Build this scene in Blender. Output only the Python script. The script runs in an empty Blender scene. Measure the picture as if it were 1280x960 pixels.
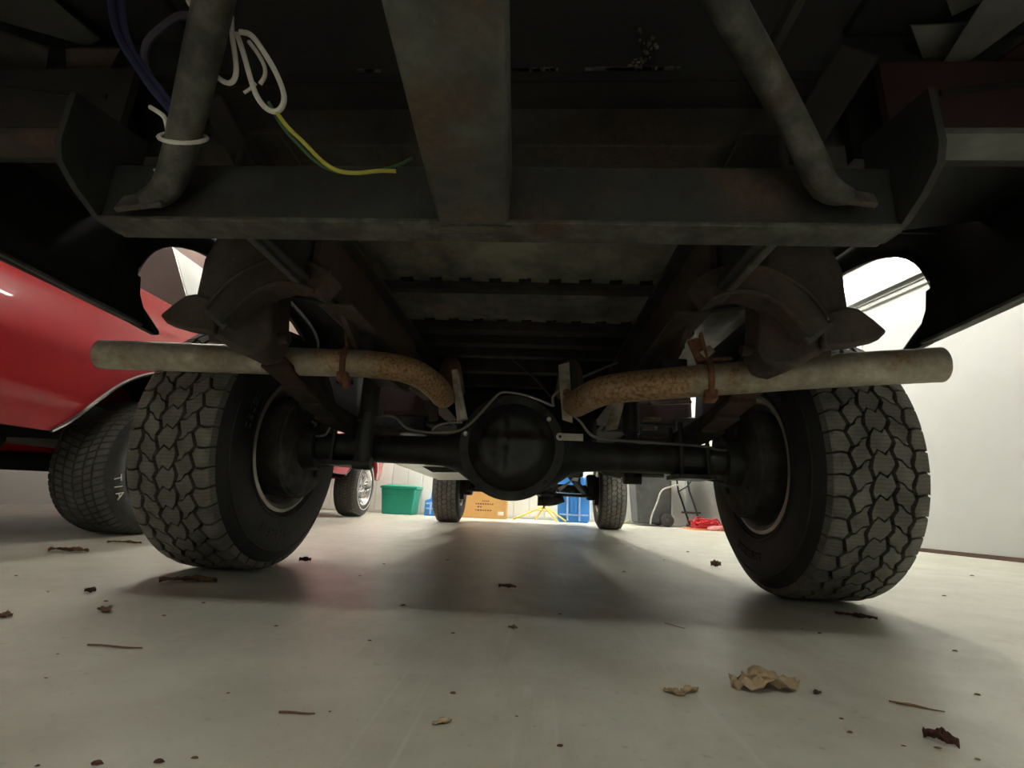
import bpy, math, random
from mathutils import Vector, Matrix
random.seed(7)
PI = math.pi
scene = bpy.context.scene
COL = scene.collection

# ------------------------------------------------------------------ camera
F = 589.13                                     # focal length in pixels of the 1280 wide frame
CAM = Vector((0.0625, -1.5528, 0.2386))
RT = Vector((0.998054, 0.046180, 0.041902))
UP = Vector((-0.029388, -0.244323, 0.969248))
FW = Vector((-0.054998, 0.968594, 0.242491))
cd = bpy.data.cameras.new('camera'); cam = bpy.data.objects.new('camera', cd); COL.objects.link(cam)
cd.sensor_fit = 'HORIZONTAL'; cd.sensor_width = 36.0; cd.lens = F / 1280 * 36.0
cd.clip_start = 0.01; cd.clip_end = 100
m = Matrix((RT, UP, -FW)).transposed().to_4x4(); m.translation = CAM
cam.matrix_world = m
scene.camera = cam

# ------------------------------------------------------------------ world and exposure
w = bpy.data.worlds.new('world'); scene.world = w; w.use_nodes = True
w.node_tree.nodes['Background'].inputs[0].default_value = (0.9, 0.95, 1.0, 1)
w.node_tree.nodes['Background'].inputs[1].default_value = 0.05
vs = scene.view_settings
vs.view_transform = 'Standard'; vs.look = 'None'; vs.gamma = 1.0; vs.use_curve_mapping = False
vs.exposure = 1.42
LAMP_POWER = 25.0                               # emission of the fluorescent tubes

# ------------------------------------------------------------------ helpers
def at(px, py, ax, v):
    d = FW + RT * ((px - 640) / F) - UP * ((py - 480) / F)
    s = (v - CAM[ax]) / d[ax]
    return CAM + d * s
def dep(px, py, k):
    return CAM + (FW + RT * ((px - 640) / F) - UP * ((py - 480) / F)) * k

class MB:
    """collects geometry in world space; build() links it as one mesh object"""
    def __init__(s): s.v = []; s.f = []; s.uv = None
    def add(s, vs_, fs):
        n = len(s.v); s.v += [tuple(q) for q in vs_]; s.f += [tuple(i + n for i in q) for q in fs]; return s
    def box(s, x0, x1, y0, y1, z0, z1):
        return s.add([(x, y, z) for z in (z0, z1) for y in (y0, y1) for x in (x0, x1)],
                     [(0, 2, 3, 1), (4, 5, 7, 6), (0, 1, 5, 4), (2, 6, 7, 3), (0, 4, 6, 2), (1, 3, 7, 5)])
    def hexa(s, a, b):                           # two quads a and b joined into a solid
        return s.add(list(a) + list(b), [(3, 2, 1, 0), (4, 5, 6, 7), (0, 1, 5, 4), (1, 2, 6, 5), (2, 3, 7, 6), (3, 0, 4, 7)])
    def bar(s, a, b, wd, ht, up=(0, 0, 1)):      # rectangular bar from a to b
        a = Vector(a); b = Vector(b); d = (b - a).normalized(); sd = d.cross(Vector(up)).normalized(); u2 = sd.cross(d)
        q = [sd * (i * wd / 2) + u2 * (j * ht / 2) for i, j in ((-1, -1), (1, -1), (1, 1), (-1, 1))]
        return s.hexa([a + k for k in q], [b + k for k in q])
    def prism(s, poly, ax, a, b):                # closed 2D outline extruded along an axis
        n = len(poly)
        def P(q, t):
            return {0: (t, q[0], q[1]), 1: (q[0], t, q[1]), 2: (q[0], q[1], t)}[ax]
        return s.add([P(q, a) for q in poly] + [P(q, b) for q in poly],
                     [tuple(range(n - 1, -1, -1)), tuple(range(n, 2 * n))] + [(i, (i + 1) % n, n + (i + 1) % n, n + i) for i in range(n)])
    def tube(s, pts, rad, n=10, smooth=0, caps=True):
        pts = [Vector(q) for q in pts]
        rs = list(rad) if hasattr(rad, '__len__') else [rad] * len(pts)
        for _ in range(smooth):                  # Chaikin corner cutting
            np_, nr = [pts[0]], [rs[0]]
            for i in range(len(pts) - 1):
                a, b = pts[i], pts[i + 1]
                np_ += [a.lerp(b, .25), a.lerp(b, .75)]; nr += [rs[i] * .75 + rs[i + 1] * .25, rs[i] * .25 + rs[i + 1] * .75]
            pts, rs = np_ + [pts[-1]], nr + [rs[-1]]
        k = len(pts); t0 = (pts[1] - pts[0]).normalized()
        nrm = t0.orthogonal().normalized(); V = []
        for i in range(k):
            t = (pts[min(i + 1, k - 1)] - pts[max(i - 1, 0)]).normalized()
            nrm = (nrm - t * nrm.dot(t)).normalized(); bn = t.cross(nrm)
            V += [pts[i] + (nrm * math.cos(2 * PI * j / n) + bn * math.sin(2 * PI * j / n)) * rs[i] for j in range(n)]
        Fs = [(i * n + j, i * n + (j + 1) % n, (i + 1) * n + (j + 1) % n, (i + 1) * n + j) for i in range(k - 1) for j in range(n)]
        if caps: Fs += [tuple(range(n - 1, -1, -1)), tuple(range((k - 1) * n, k * n))]
        return s.add(V, Fs)
    def lathe(s, prof, ax, c, n=40, caps=False, closed=False):   # prof: (height along axis, radius)
        c = Vector(c); V = []
        for h, r_ in prof:
            for j in range(n):
                a = 2 * PI * j / n; p, q = r_ * math.cos(a), r_ * math.sin(a)
                V.append(c + Vector({0: (h, p, q), 1: (q, h, p), 2: (p, q, h)}[ax]))
        k = len(prof); rng = k if closed else k - 1
        Fs = [(i * n + j, i * n + (j + 1) % n, ((i + 1) % k) * n + (j + 1) % n, ((i + 1) % k) * n + j) for i in range(rng) for j in range(n)]
        if caps: Fs += [tuple(range(n - 1, -1, -1)), tuple(range((k - 1) * n, k * n))]
        return s.add(V, Fs)
    def grid(s, rows):                            # rows of equal length
        n = len(rows[0])
        return s.add([q for r_ in rows for q in r_], [(i * n + j, i * n + j + 1, (i + 1) * n + j + 1, (i + 1) * n + j) for i in range(len(rows) - 1) for j in range(n - 1)])
    def mirror(s):
        o = MB(); o.v = [(-a, b, c) for a, b, c in s.v]; o.f = [tuple(reversed(q)) for q in s.f]; return o
    def build(s, name, mat, parent=None, bevel=0, ang=40, solid=0, sub=0, origin=None, off=0):
        xs = list(zip(*s.v)); c = Vector([(min(q) + max(q)) / 2 for q in xs]) if origin is None else Vector(origin)
        me = bpy.data.meshes.new(name); me.from_pydata([Vector(q) - c for q in s.v], [], s.f); me.update()
        me.polygons.foreach_set('use_smooth', [True] * len(me.polygons))
        me.set_sharp_from_angle(angle=math.radians(ang))
        me.materials.append(M[mat])
        o = bpy.data.objects.new(name, me); COL.objects.link(o)
        hook(o, parent, c)
        if solid:
            md = o.modifiers.new('solid', 'SOLIDIFY'); md.thickness = solid; md.offset = off
        if bevel:
            md = o.modifiers.new('bevel', 'BEVEL'); md.width = bevel; md.segments = 2; md.limit_method = 'ANGLE'; md.angle_limit = math.radians(50)
        if sub:
            md = o.modifiers.new('sub', 'SUBSURF'); md.levels = sub; md.render_levels = sub
        return o
WL = {}
def hook(o, parent, c):
    WL[o.name] = Vector(c)
    if parent is not None:
        o.parent = parent; o.location = Vector(c) - WL[parent.name]
    else: o.location = c
def tag(o, label=None, cat=None, group=None, kind=None):
    if label: o['label'] = label
    if cat: o['category'] = cat
    if group: o['group'] = group
    if kind: o['kind'] = kind
    return o
def thing(name, loc, label, cat, group=None):
    o = bpy.data.objects.new(name, None); COL.objects.link(o); o.empty_display_size = .1
    hook(o, None, Vector(loc)); return tag(o, label, cat, group)
def copy_part(o, parent, loc, rotz=0):           # copy of a part and its sub-parts, sharing mesh data
    c = o.copy(); COL.objects.link(c); WL[c.name] = Vector(loc); c.parent = parent
    c.location = Vector(loc) - (WL[parent.name] if parent else Vector()); c.rotation_euler = (0, 0, rotz)
    for ch in o.children:
        d = ch.copy(); COL.objects.link(d); d.parent = c; WL[d.name] = Vector(loc) + ch.location
    return c

# ------------------------------------------------------------------ materials
M = {}
def nt(name):
    mt = bpy.data.materials.new(name); mt.use_nodes = True; M[name] = mt
    t = mt.node_tree; b = t.nodes['Principled BSDF']; return mt, t, b
def ramp(t, src, stops):
    r_ = t.nodes.new('ShaderNodeValToRGB'); t.links.new(src, r_.inputs[0]); e = r_.color_ramp.elements
    while len(e) < len(stops): e.new(0.5)
    for k, (p, c) in enumerate(stops): e[k].position = p; e[k].color = (*c, 1) if len(c) == 3 else c
    return r_.outputs[0]
def noise(t, scale, detail=6, rough=.6, stretch=None):
    tc = t.nodes.new('ShaderNodeNewGeometry'); n = t.nodes.new('ShaderNodeTexNoise')
    n.inputs['Scale'].default_value = scale; n.inputs['Detail'].default_value = detail; n.inputs['Roughness'].default_value = rough
    mp = t.nodes.new('ShaderNodeMapping'); t.links.new(tc.outputs['Position'], mp.inputs[0])
    if stretch: mp.inputs['Scale'].default_value = stretch
    t.links.new(mp.outputs[0], n.inputs['Vector']); return n.outputs['Fac']
def mix(t, fac, a, b):
    mx = t.nodes.new('ShaderNodeMix'); mx.data_type = 'RGBA'
    for k, vv in ((0, fac), (6, a), (7, b)):
        if hasattr(vv, 'is_linked'): t.links.new(vv, mx.inputs[k])
        else: mx.inputs[k].default_value = vv if k == 0 else (*vv, 1)
    return mx.outputs[2]
def bump(t, b, src, st, dist=.01):
    bp = t.nodes.new('ShaderNodeBump'); bp.inputs['Strength'].default_value = st; bp.inputs['Distance'].default_value = dist
    t.links.new(src, bp.inputs['Height']); t.links.new(bp.outputs[0], b.inputs['Normal'])
def plain(name, c, rough=.5, metal=0, var=.15, scale=20, coat=0, bmp=0):
    mt, t, b = nt(name)
    n = noise(t, scale)
    col = ramp(t, n, [(.3, tuple(k * (1 - var) for k in c)), (.7, tuple(min(1, k * (1 + var)) for k in c))])
    t.links.new(col, b.inputs['Base Color']); b.inputs['Roughness'].default_value = rough; b.inputs['Metallic'].default_value = metal
    if coat: b.inputs['Coat Weight'].default_value = coat; b.inputs['Coat Roughness'].default_value = .04
    if bmp: bump(t, b, n, bmp)
    return mt
def grime(name, c1, c2, rust, amount, scale=9, rough=.75, metal=0.0, bmp=.25):
    """dirty metal: two base tones, rust blotches where a broad noise passes a level"""
    mt, t, b = nt(name)
    n1 = noise(t, scale, 8, .65); n2 = noise(t, scale * .45, 7, .7); n3 = noise(t, scale * 12, 4, .6)
    base = ramp(t, n1, [(.38, tuple(k * .7 for k in c1)), (.5, tuple((p + q) / 2 for p, q in zip(c1, c2))), (.64, tuple(k * 1.45 for k in c2))])
    msk = ramp(t, n2, [(.60 - .25 * amount, (0, 0, 0)), (.70 - .25 * amount, (.85, .85, .85))])
    rc = ramp(t, n3, [(.3, tuple(k * .5 for k in rust)), (.7, tuple(k * 1.2 for k in rust))])
    col = mix(t, msk, base, rc)
    n4 = noise(t, scale * 3.5, 5, .7)                # pale dust and scraped spots
    col = mix(t, ramp(t, n4, [(.66, (0, 0, 0)), (.74, (.5, .5, .5))]), col, tuple(min(.6, k * 3 + .01) for k in c2))
    t.links.new(col, b.inputs['Base Color']); b.inputs['Roughness'].default_value = rough; b.inputs['Metallic'].default_value = metal
    if bmp: bump(t, b, n3, bmp, .004)
    return mt
# surfaces of the place
mt, t, b = nt('concrete')
n1 = noise(t, 1.1, 9, .62); n2 = noise(t, 7, 8, .7); n3 = noise(t, 60, 4, .6); n4 = noise(t, 2.6, 8, .72, (1, .25, 1))
c = ramp(t, n1, [(.3, (.49, .48, .40)), (.5, (.58, .572, .485)), (.72, (.64, .632, .545))])
c = mix(t, ramp(t, n2, [(.42, (0, 0, 0)), (.80, (.7, .7, .7))]), c, (.40, .385, .32))
c = mix(t, ramp(t, n4, [(.56, (0, 0, 0)), (.72, (.55, .55, .55))]), c, (.38, .34, .26))
c = mix(t, ramp(t, n3, [(.62, (0, 0, 0)), (.74, (.5, .5, .5))]), c, (.24, .22, .185))
sc_ = t.nodes.new('ShaderNodeNewGeometry'); mp_ = t.nodes.new('ShaderNodeMapping'); mp_.inputs['Rotation'].default_value = (0, 0, .35); mp_.inputs['Scale'].default_value = (55, 1.3, 1)
t.links.new(sc_.outputs['Position'], mp_.inputs[0]); ns = t.nodes.new('ShaderNodeTexNoise'); ns.inputs['Scale'].default_value = 1.0; ns.inputs['Detail'].default_value = 3; t.links.new(mp_.outputs[0], ns.inputs['Vector'])
c = mix(t, ramp(t, ns.outputs['Fac'], [(.62, (0, 0, 0)), (.70, (.42, .42, .42))]), c, (.68, .68, .61))   # dragged tyre scuffs
n5 = noise(t, .8, 6, .75)
c = mix(t, ramp(t, n5, [(.55, (0, 0, 0)), (.70, (.40, .40, .40))]), c, (.42, .36, .26))                  # old brown stains
t.links.new(c, b.inputs['Base Color'])
t.links.new(ramp(t, n2, [(.3, (.30,) * 3), (.7, (.44,) * 3)]), b.inputs['Roughness'])
bump(t, b, n2, .12, .006)
plain('wall_white', (.45, .46, .445), .5, 0, .03, 2)
plain('wall_far', (.74, .74, .70), .55, 0, .04, 3)
plain('ceiling_white', (.78, .77, .74), .7, 0, .03, 2)
plain('gap_dark', (.10, .06, .045), .8)
plain('trim_grey', (.40, .40, .38), .5)
plain('fixture', (.75, .75, .73), .4)
mt, t, b = nt('tube_light'); b.inputs['Emission Color'].default_value = (1, .985, .90, 1); b.inputs['Emission Strength'].default_value = LAMP_POWER; b.inputs['Base Color'].default_value = (.9, .9, .9, 1)
mt, t, b = nt('tube_light_soft'); b.inputs['Emission Color'].default_value = (1, .985, .90, 1); b.inputs['Emission Strength'].default_value = LAMP_POWER * .12; b.inputs['Base Color'].default_value = (.9, .9, .9, 1)
# truck
grime('frame_black', (.015, .0145, .013), (.032, .030, .026), (.05, .030, .019), .3)
grime('frame_rusty', (.034, .025, .020), (.062, .044, .034), (.085, .042, .024), .5)
grime('hanger_brown', (.036, .029, .024), (.062, .049, .040), (.095, .060, .042), .4, 7, .7)
grime('hitch_black', (.009, .0095, .0092), (.019, .019, .017), (.065, .036, .019), .30, 6, .6)
grime('receiver', (.042, .044, .041), (.082, .083, .073), (.105, .066, .036), .42, 8, .5)
grime('bed_steel', (.10, .097, .078), (.155, .148, .112), (.19, .14, .09), .12, 5, .5)
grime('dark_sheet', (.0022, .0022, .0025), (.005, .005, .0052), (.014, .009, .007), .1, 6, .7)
grime('dark_brown_sheet', (.008, .0055, .0048), (.014, .009, .0075), (.024, .014, .009), .3, 6, .75)
grime('bumper_grey', (.065, .065, .06), (.095, .095, .086), (.05, .04, .03), .1, 5, .6)
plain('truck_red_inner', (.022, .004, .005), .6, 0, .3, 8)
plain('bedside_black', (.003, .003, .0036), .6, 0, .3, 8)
grime('axle_black', (.016, .016, .016), (.036, .036, .034), (.07, .045, .028), .18, 9, .5)
grime('cover_black', (.020, .020, .019), (.036, .036, .034), (.05, .045, .04), .1, 7, .33)
grime('leaf_steel', (.024, .017, .013), (.045, .031, .023), (.085, .040, .022), .45, 12, .75)
grime('edge_worn_lit', (.045, .043, .036), (.082, .079, .066), (.08, .052, .032), .2, 25, .6)
grime('drum', (.030, .029, .027), (.065, .062, .055), (.09, .06, .04), .3, 12, .75)
mt, t, b = nt('exhaust')                          # galvanised tailpipe, rusting towards the bends near the middle of the truck
n1 = noise(t, 22, 8, .7); n2 = noise(t, 9, 7, .7); n3 = noise(t, 120, 4, .6)
geo = t.nodes.new('ShaderNodeNewGeometry'); sp = t.nodes.new('ShaderNodeSeparateXYZ'); t.links.new(geo.outputs['Position'], sp.inputs[0])
ab = t.nodes.new('ShaderNodeMath'); ab.operation = 'ABSOLUTE'; t.links.new(sp.outputs[0], ab.inputs[0])
mr = t.nodes.new('ShaderNodeMapRange'); mr.inputs[1].default_value = .52; mr.inputs[2].default_value = .30; mr.inputs[3].default_value = 0; mr.inputs[4].default_value = .30; t.links.new(ab.outputs[0], mr.inputs[0])
ad = t.nodes.new('ShaderNodeMath'); ad.operation = 'ADD'; t.links.new(n2, ad.inputs[0]); t.links.new(mr.outputs[0], ad.inputs[1])
base = ramp(t, n1, [(.3, (.22, .19, .145)), (.55, (.40, .365, .29)), (.72, (.60, .57, .48))])
rst = ramp(t, n3, [(.32, (.14, .075, .035)), (.5, (.36, .21, .10)), (.7, (.50, .36, .21))])
t.links.new(mix(t, ramp(t, ad.outputs[0], [(.56, (0, 0, 0)), (.74, (1, 1, 1))]), base, rst), b.inputs['Base Color'])
b.inputs['Roughness'].default_value = .48; b.inputs['Metallic'].default_value = .25; bump(t, b, n3, .12, .003)
grime('clamp_rust', (.14, .058, .032), (.22, .10, .058), (.28, .12, .06), .5, 30, .85)
grime('bracket_pale', (.34, .29, .24), (.46, .40, .34), (.26, .13, .07), .3, 18, .65)
plain('line_steel', (.36, .35, .32), .4, .6)
plain('bolt_bright', (.85, .83, .76), .3, .3)
plain('metal_tag', (.62, .59, .48), .45, .2)
plain('rim_silver', (.52, .50, .44), .42, .55, .2, 15)
mt = plain('rubber', (.022, .022, .022), .62, 0, .25, 30, bmp=.05)
mt, t, b = nt('tread_rubber')
uvn = t.nodes.new('ShaderNodeUVMap'); wv = t.nodes.new('ShaderNodeTexWave'); wv.bands_direction = 'Y'; wv.wave_profile = 'SAW'
wv.inputs['Scale'].default_value = 32; wv.inputs['Distortion'].default_value = 2.2; wv.inputs['Detail'].default_value = 1; wv.inputs['Detail Scale'].default_value = 40
t.links.new(uvn.outputs[0], wv.inputs['Vector'])
n1 = noise(t, 16, 7, .7)
c = ramp(t, n1, [(.3, (.105, .10, .088)), (.7, (.225, .215, .187))])
c = mix(t, ramp(t, wv.outputs['Fac'], [(.0, (1, 1, 1)), (.16, (0, 0, 0))]), c, (.04, .038, .035))
t.links.new(c, b.inputs['Base Color']); b.inputs['Roughness'].default_value = .7; bump(t, b, wv.outputs['Fac'], .15, .002)
plain('wire_white', (.75, .72, .66), .5); plain('wire_yellow', (.55, .50, .06), .5); plain('wire_green', (.05, .13, .05), .5)
plain('wire_blue', (.018, .018, .075), .5); plain('wire_purple', (.06, .045, .075), .5)
plain('crust', (.12, .105, .085), .9, 0, .4, 60)
plain('silver_sheet', (.75, .76, .73), .4, .1, .12, 6)
# red car
mt = plain('car_red', (.50, .006, .014), .35, .0, .03, 3, coat=.7)
plain('car_tread', (.105, .10, .09), .7, 0, .3, 30); plain('rubber_worn', (.06, .06, .055), .7)
plain('chrome', (.85, .85, .84), .12, 1, .03); plain('vinyl_light', (.36, .38, .35), .6, 0, .06, 6); plain('rear_glass', (.20, .18, .17), .25, 0, .06, 4)
plain('car_rubber', (.045, .044, .042), .6, 0, .25, 40); plain('under_black', (.010, .010, .010), .7); plain('letter_white', (.85, .85, .82), .6)
plain('alloy', (.72, .73, .74), .25, .9)
# background things
plain('tote_green', (.016, .36, .25), .45, 0, .06, 8); plain('tote_lid', (.02, .29, .20), .45, 0, .06, 8)
plain('plastic_blue', (.05, .27, .76), .45, 0, .08, 8); plain('rib_pale', (.35, .55, .85), .5)
plain('cardboard', (.66, .38, .135), .85, 0, .06, 12); plain('tape', (.60, .42, .2), .4); plain('ink', (.12, .08, .05), .8); plain('paper', (.8, .8, .76), .7)
plain('yellow_paint', (.80, .62, .12), .5); plain('bin_black', (.07, .072, .075), .55, 0, .25, 14); plain('bin_handle', (.5, .5, .48), .5); plain('table_black', (.03, .03, .03), .5)
plain('cord_red', (.50, .02, .03), .5); plain('cord_pink', (.75, .35, .35), .5); plain('mat_orange', (.70, .22, .08), .8); plain('hose', (.42, .38, .22), .6); plain('table_top', (.6, .58, .52), .6)
def leafmat(name, a, b_):
    mt, t, b = nt(name); n = noise(t, 70, 6, .7)
    t.links.new(ramp(t, n, [(.3, a), (.7, b_)]), b.inputs['Base Color']); b.inputs['Roughness'].default_value = .8
leafmat('leaf_tan', (.24, .17, .09), (.42, .32, .19)); leafmat('leaf_brown', (.09, .045, .022), (.20, .11, .055)); leafmat('leaf_dark', (.035, .012, .008), (.10, .03, .018))

# ------------------------------------------------------------------ the room
WX = lambda y: 3.04 - .22 * (y - 2.39)             # right wall line, turned a little from the truck
YF, YB, XL, ZC = 5.75, -4.6, -5.2, 2.75
def struct(o): return tag(o, kind='structure')
struct(MB().box(XL - .1, WX(YB) + .2, YB - .1, YF + .1, -.1, 0).build('floor', 'concrete'))
tag(bpy.data.objects['floor'], 'pale scuffed concrete garage floor')
struct(MB().box(XL - .1, WX(YB) + .2, YB - .1, YF + .1, ZC, ZC + .1).build('ceiling', 'ceiling_white'))
struct(MB().hexa([(WX(YB), YB, 0), (WX(YF), YF, 0), (WX(YF) + .12, YF, 0), (WX(YB) + .12, YB, 0)],
                 [(WX(YB), YB, ZC), (WX(YF), YF, ZC), (WX(YF) + .12, YF, ZC), (WX(YB) + .12, YB, ZC)]).build('wall_right', 'wall_white'))
struct(MB().box(XL - .1, XL, YB, YF, 0, ZC).build('wall_left', 'wall_white'))
struct(MB().box(XL, WX(YB), YB - .1, YB, 0, ZC).build('wall_back', 'wall_white'))
wf = struct(MB().box(XL, WX(YF) + .1, YF, YF + .1, 0, ZC).build('wall_front', 'wall_far'))
x = XL + .02                                        # upright metal panels of the far wall, each lapping with a small gap
while x < WX(YF) - .24:
    MB().box(x, x + .225, YF - .014, YF, .03, ZC - .02).build('wall_panel', 'wall_far', wf, bevel=.006); x += .235
def wallpt(y, z, out): return Vector((WX(y) - out, y, z))
# right wall: dark strip drawn in for the base gap, head trim, upright joint
br = MB()
br.hexa([wallpt(YB, 0, .012), wallpt(YF, 0, .012), wallpt(YF, 0, 0), wallpt(YB, 0, 0)], [wallpt(YB, .028, .012), wallpt(YF, .028, .012), wallpt(YF, .028, 0), wallpt(YB, .028, 0)])
struct(br.build('base_gap_right', 'gap_dark'))
tr = MB()
for z0, z1, o_ in ((2.055, 2.080, .03), (2.105, 2.118, .022)):
    tr.hexa([wallpt(-3, z0, o_), wallpt(2.68, z0, o_), wallpt(2.68, z0, 0), wallpt(-3, z0, 0)], [wallpt(-3, z1, o_), wallpt(2.68, z1, o_), wallpt(2.68, z1, 0), wallpt(-3, z1, 0)])
struct(tr.build('trim_1', 'trim_grey'))
tr = MB().hexa([wallpt(2.64, .03, .012), wallpt(2.68, .03, .012), wallpt(2.68, .03, 0), wallpt(2.64, .03, 0)], [wallpt(2.64, 2.055, .012), wallpt(2.68, 2.055, .012), wallpt(2.68, 2.055, 0), wallpt(2.64, 2.055, 0)])
struct(tr.build('trim_2', 'fixture'))

def tube_lamp(a, b_, label, group='fluorescent strip lights', tm='tube_light'):
    a = Vector(a); b_ = Vector(b_); mid = (a + b_) / 2; d = (b_ - a).normalized(); sd = d.cross(Vector((0, 0, 1)))
    r_ = thing('strip_light', mid, label, 'light', group)
    MB().bar(a, b_, .15, .05).build('housing', 'fixture', r_, bevel=.006)
    for k in (-.04, .04):
        MB().tube([a + d * .03 + sd * k - Vector((0, 0, .045)), b_ - d * .03 + sd * k - Vector((0, 0, .045))], .018, 10).build('lamp_tube', tm, r_)
    for e, q in ((a, 1), (b_, -1)):
        MB().bar(e + Vector((0, 0, -.04)), e + d * q * .03 + Vector((0, 0, -.04)), .14, .05).build('end_cap', 'fixture', r_)
    return r_
wlamp = tube_lamp(wallpt(.4, 2.32, .13), wallpt(2.74, 2.32, .13), 'bright fluorescent strip light along the top of the white right wall, above the grey trim', tm='tube_light_soft')
sk = MB().hexa([wallpt(.4, 2.13, .075), wallpt(2.74, 2.13, .075), wallpt(2.74, 2.13, .065), wallpt(.4, 2.13, .065)],
               [wallpt(.4, 2.345, .075), wallpt(2.74, 2.345, .075), wallpt(2.74, 2.345, .065), wallpt(.4, 2.345, .065)])
sk.build('shade_skirt', 'fixture', wlamp)  # added to keep the tubes' light off the wall just below
for y in (.9, 2.3):
    MB().bar(wallpt(y, 2.335, .13), wallpt(y, 2.335, .001), .03, .012).build('wall_bracket', 'fixture', wlamp)
ZL = ZC - .027
for (a, b_, l) in (((-2.6, 1.0, ZL), (-2.6, 3.4, ZL), 'ceiling strip light above the red car'),
                   ((-1.9, 4.75, ZL), (1.9, 4.75, ZL), 'ceiling strip light across the far end, in front of the truck'),
                   ((-2.2, 5.3, ZL), (1.7, 5.3, ZL), 'added fill strip light closest to the far wall, above the tote and the bin'),  # added lamp, brightens the far wall and the things along it
                   ((1.65, .6, ZL), (1.65, 3.0, ZL), 'added fill strip light on the right, between the truck and the wall'),  # added lamp, makes up for the dimmed tubes on the right wall
                   ((-.8, -3.3, ZL), (.8, -3.3, ZL), 'ceiling strip light behind the back of the truck')):
    tube_lamp(a, b_, l)

# ------------------------------------------------------------------ wheels
R_, HW = .39, .112
def tread_mesh(name, N=46, parent=None, mat='tread_rubber', R0=R_):
    bnd = [-.110, -.070, -.0265, .0265, .070, .110]; amp = [.000, .0065, .006, .006, .0065, .000]; ph = [0, .1, .55, .3, .8, 0]
    off = [.1, .55, .0, .45, .9]; P = 2 * PI / N; gp = .0058 / R0; gw = .0050
    V, Fc, UV = [], [], []
    def edge(k, th):
        q = (th / P + ph[k]) % 1.0; z = (q / .7 if q < .7 else (1 - q) / .3) * 2 - 1
        return bnd[k] + amp[k] * z
    def rad(w_): a = abs(w_); return R0 - .05 * a * a * 4.0 - (max(0, a - .088) / .022) ** 2 * .006
    for k in range(5):
        sg = [(0, .06, .06, 0), (-.26, -.16, .10, .18), (.14, -.10, .10, -.14), (.20, .12, -.16, -.24), (0, .06, .06, 0)][k]
        for i in range(N):
            s0 = (i + off[k]) * P; jit = random.uniform(-.04, .04) * P
            def cut(base, side, f_):
                wL, wR = edge(k, base), edge(k + 1, base)
                return base + sg[round(f_ * 3)] * P + side * gp / 2
            pl = []
            for f_ in (0, .33, .66, 1): pl.append((f_, cut(s0, 1, f_)))
            e1 = [(f_, cut(s0 + P, -1, f_)) for f_ in (1, .66, .33, 0)]
            def wat(f_, th):
                a = edge(k, th) + (gw if k > 0 else 0); c_ = edge(k + 1, th) - (gw if k < 4 else 0)
                return a + (c_ - a) * f_
            ring = [(wat(f_, th), th) for f_, th in pl]
            mR = [(wat(1, pl[-1][1] + (e1[0][1] - pl[-1][1]) * q), pl[-1][1] + (e1[0][1] - pl[-1][1]) * q) for q in (.35, .7)]
            ring += mR + [(wat(f_, th), th) for f_, th in e1]
            ring += [(wat(0, e1[-1][1] + (pl[0][1] - e1[-1][1]) * q), e1[-1][1] + (pl[0][1] - e1[-1][1]) * q) for q in (.3, .65)]
            n = len(ring); b0 = len(V)
            for (dr, sh_) in ((0, 0), (-.0155, .0012)):
                cx = sum(q[0] for q in ring) / n
                for (w_, th) in ring:
                    ww = w_ + (sh_ if w_ > cx else -sh_)
                    rr = rad(w_) + dr
                    if k in (0, 4) and dr < 0 and abs(w_) > .1: ww = w_ + math.copysign(.010, w_); rr = R0 - .036
                    V.append((ww, rr * math.cos(th), rr * math.sin(th))); UV.append((w_, th * R0))
            Fc.append(tuple(range(b0, b0 + n)))
            Fc += [(b0 + (j + 1) % n, b0 + j, b0 + n + j, b0 + n + (j + 1) % n) for j in range(n)]
    me = bpy.data.meshes.new(name); me.from_pydata(V, [], Fc); me.update(); me.materials.append(M[mat])
    ul = me.uv_layers.new(name='UVMap')
    for l in me.loops: ul.data[l.index].uv = UV[l.vertex_index]
    return me
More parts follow.
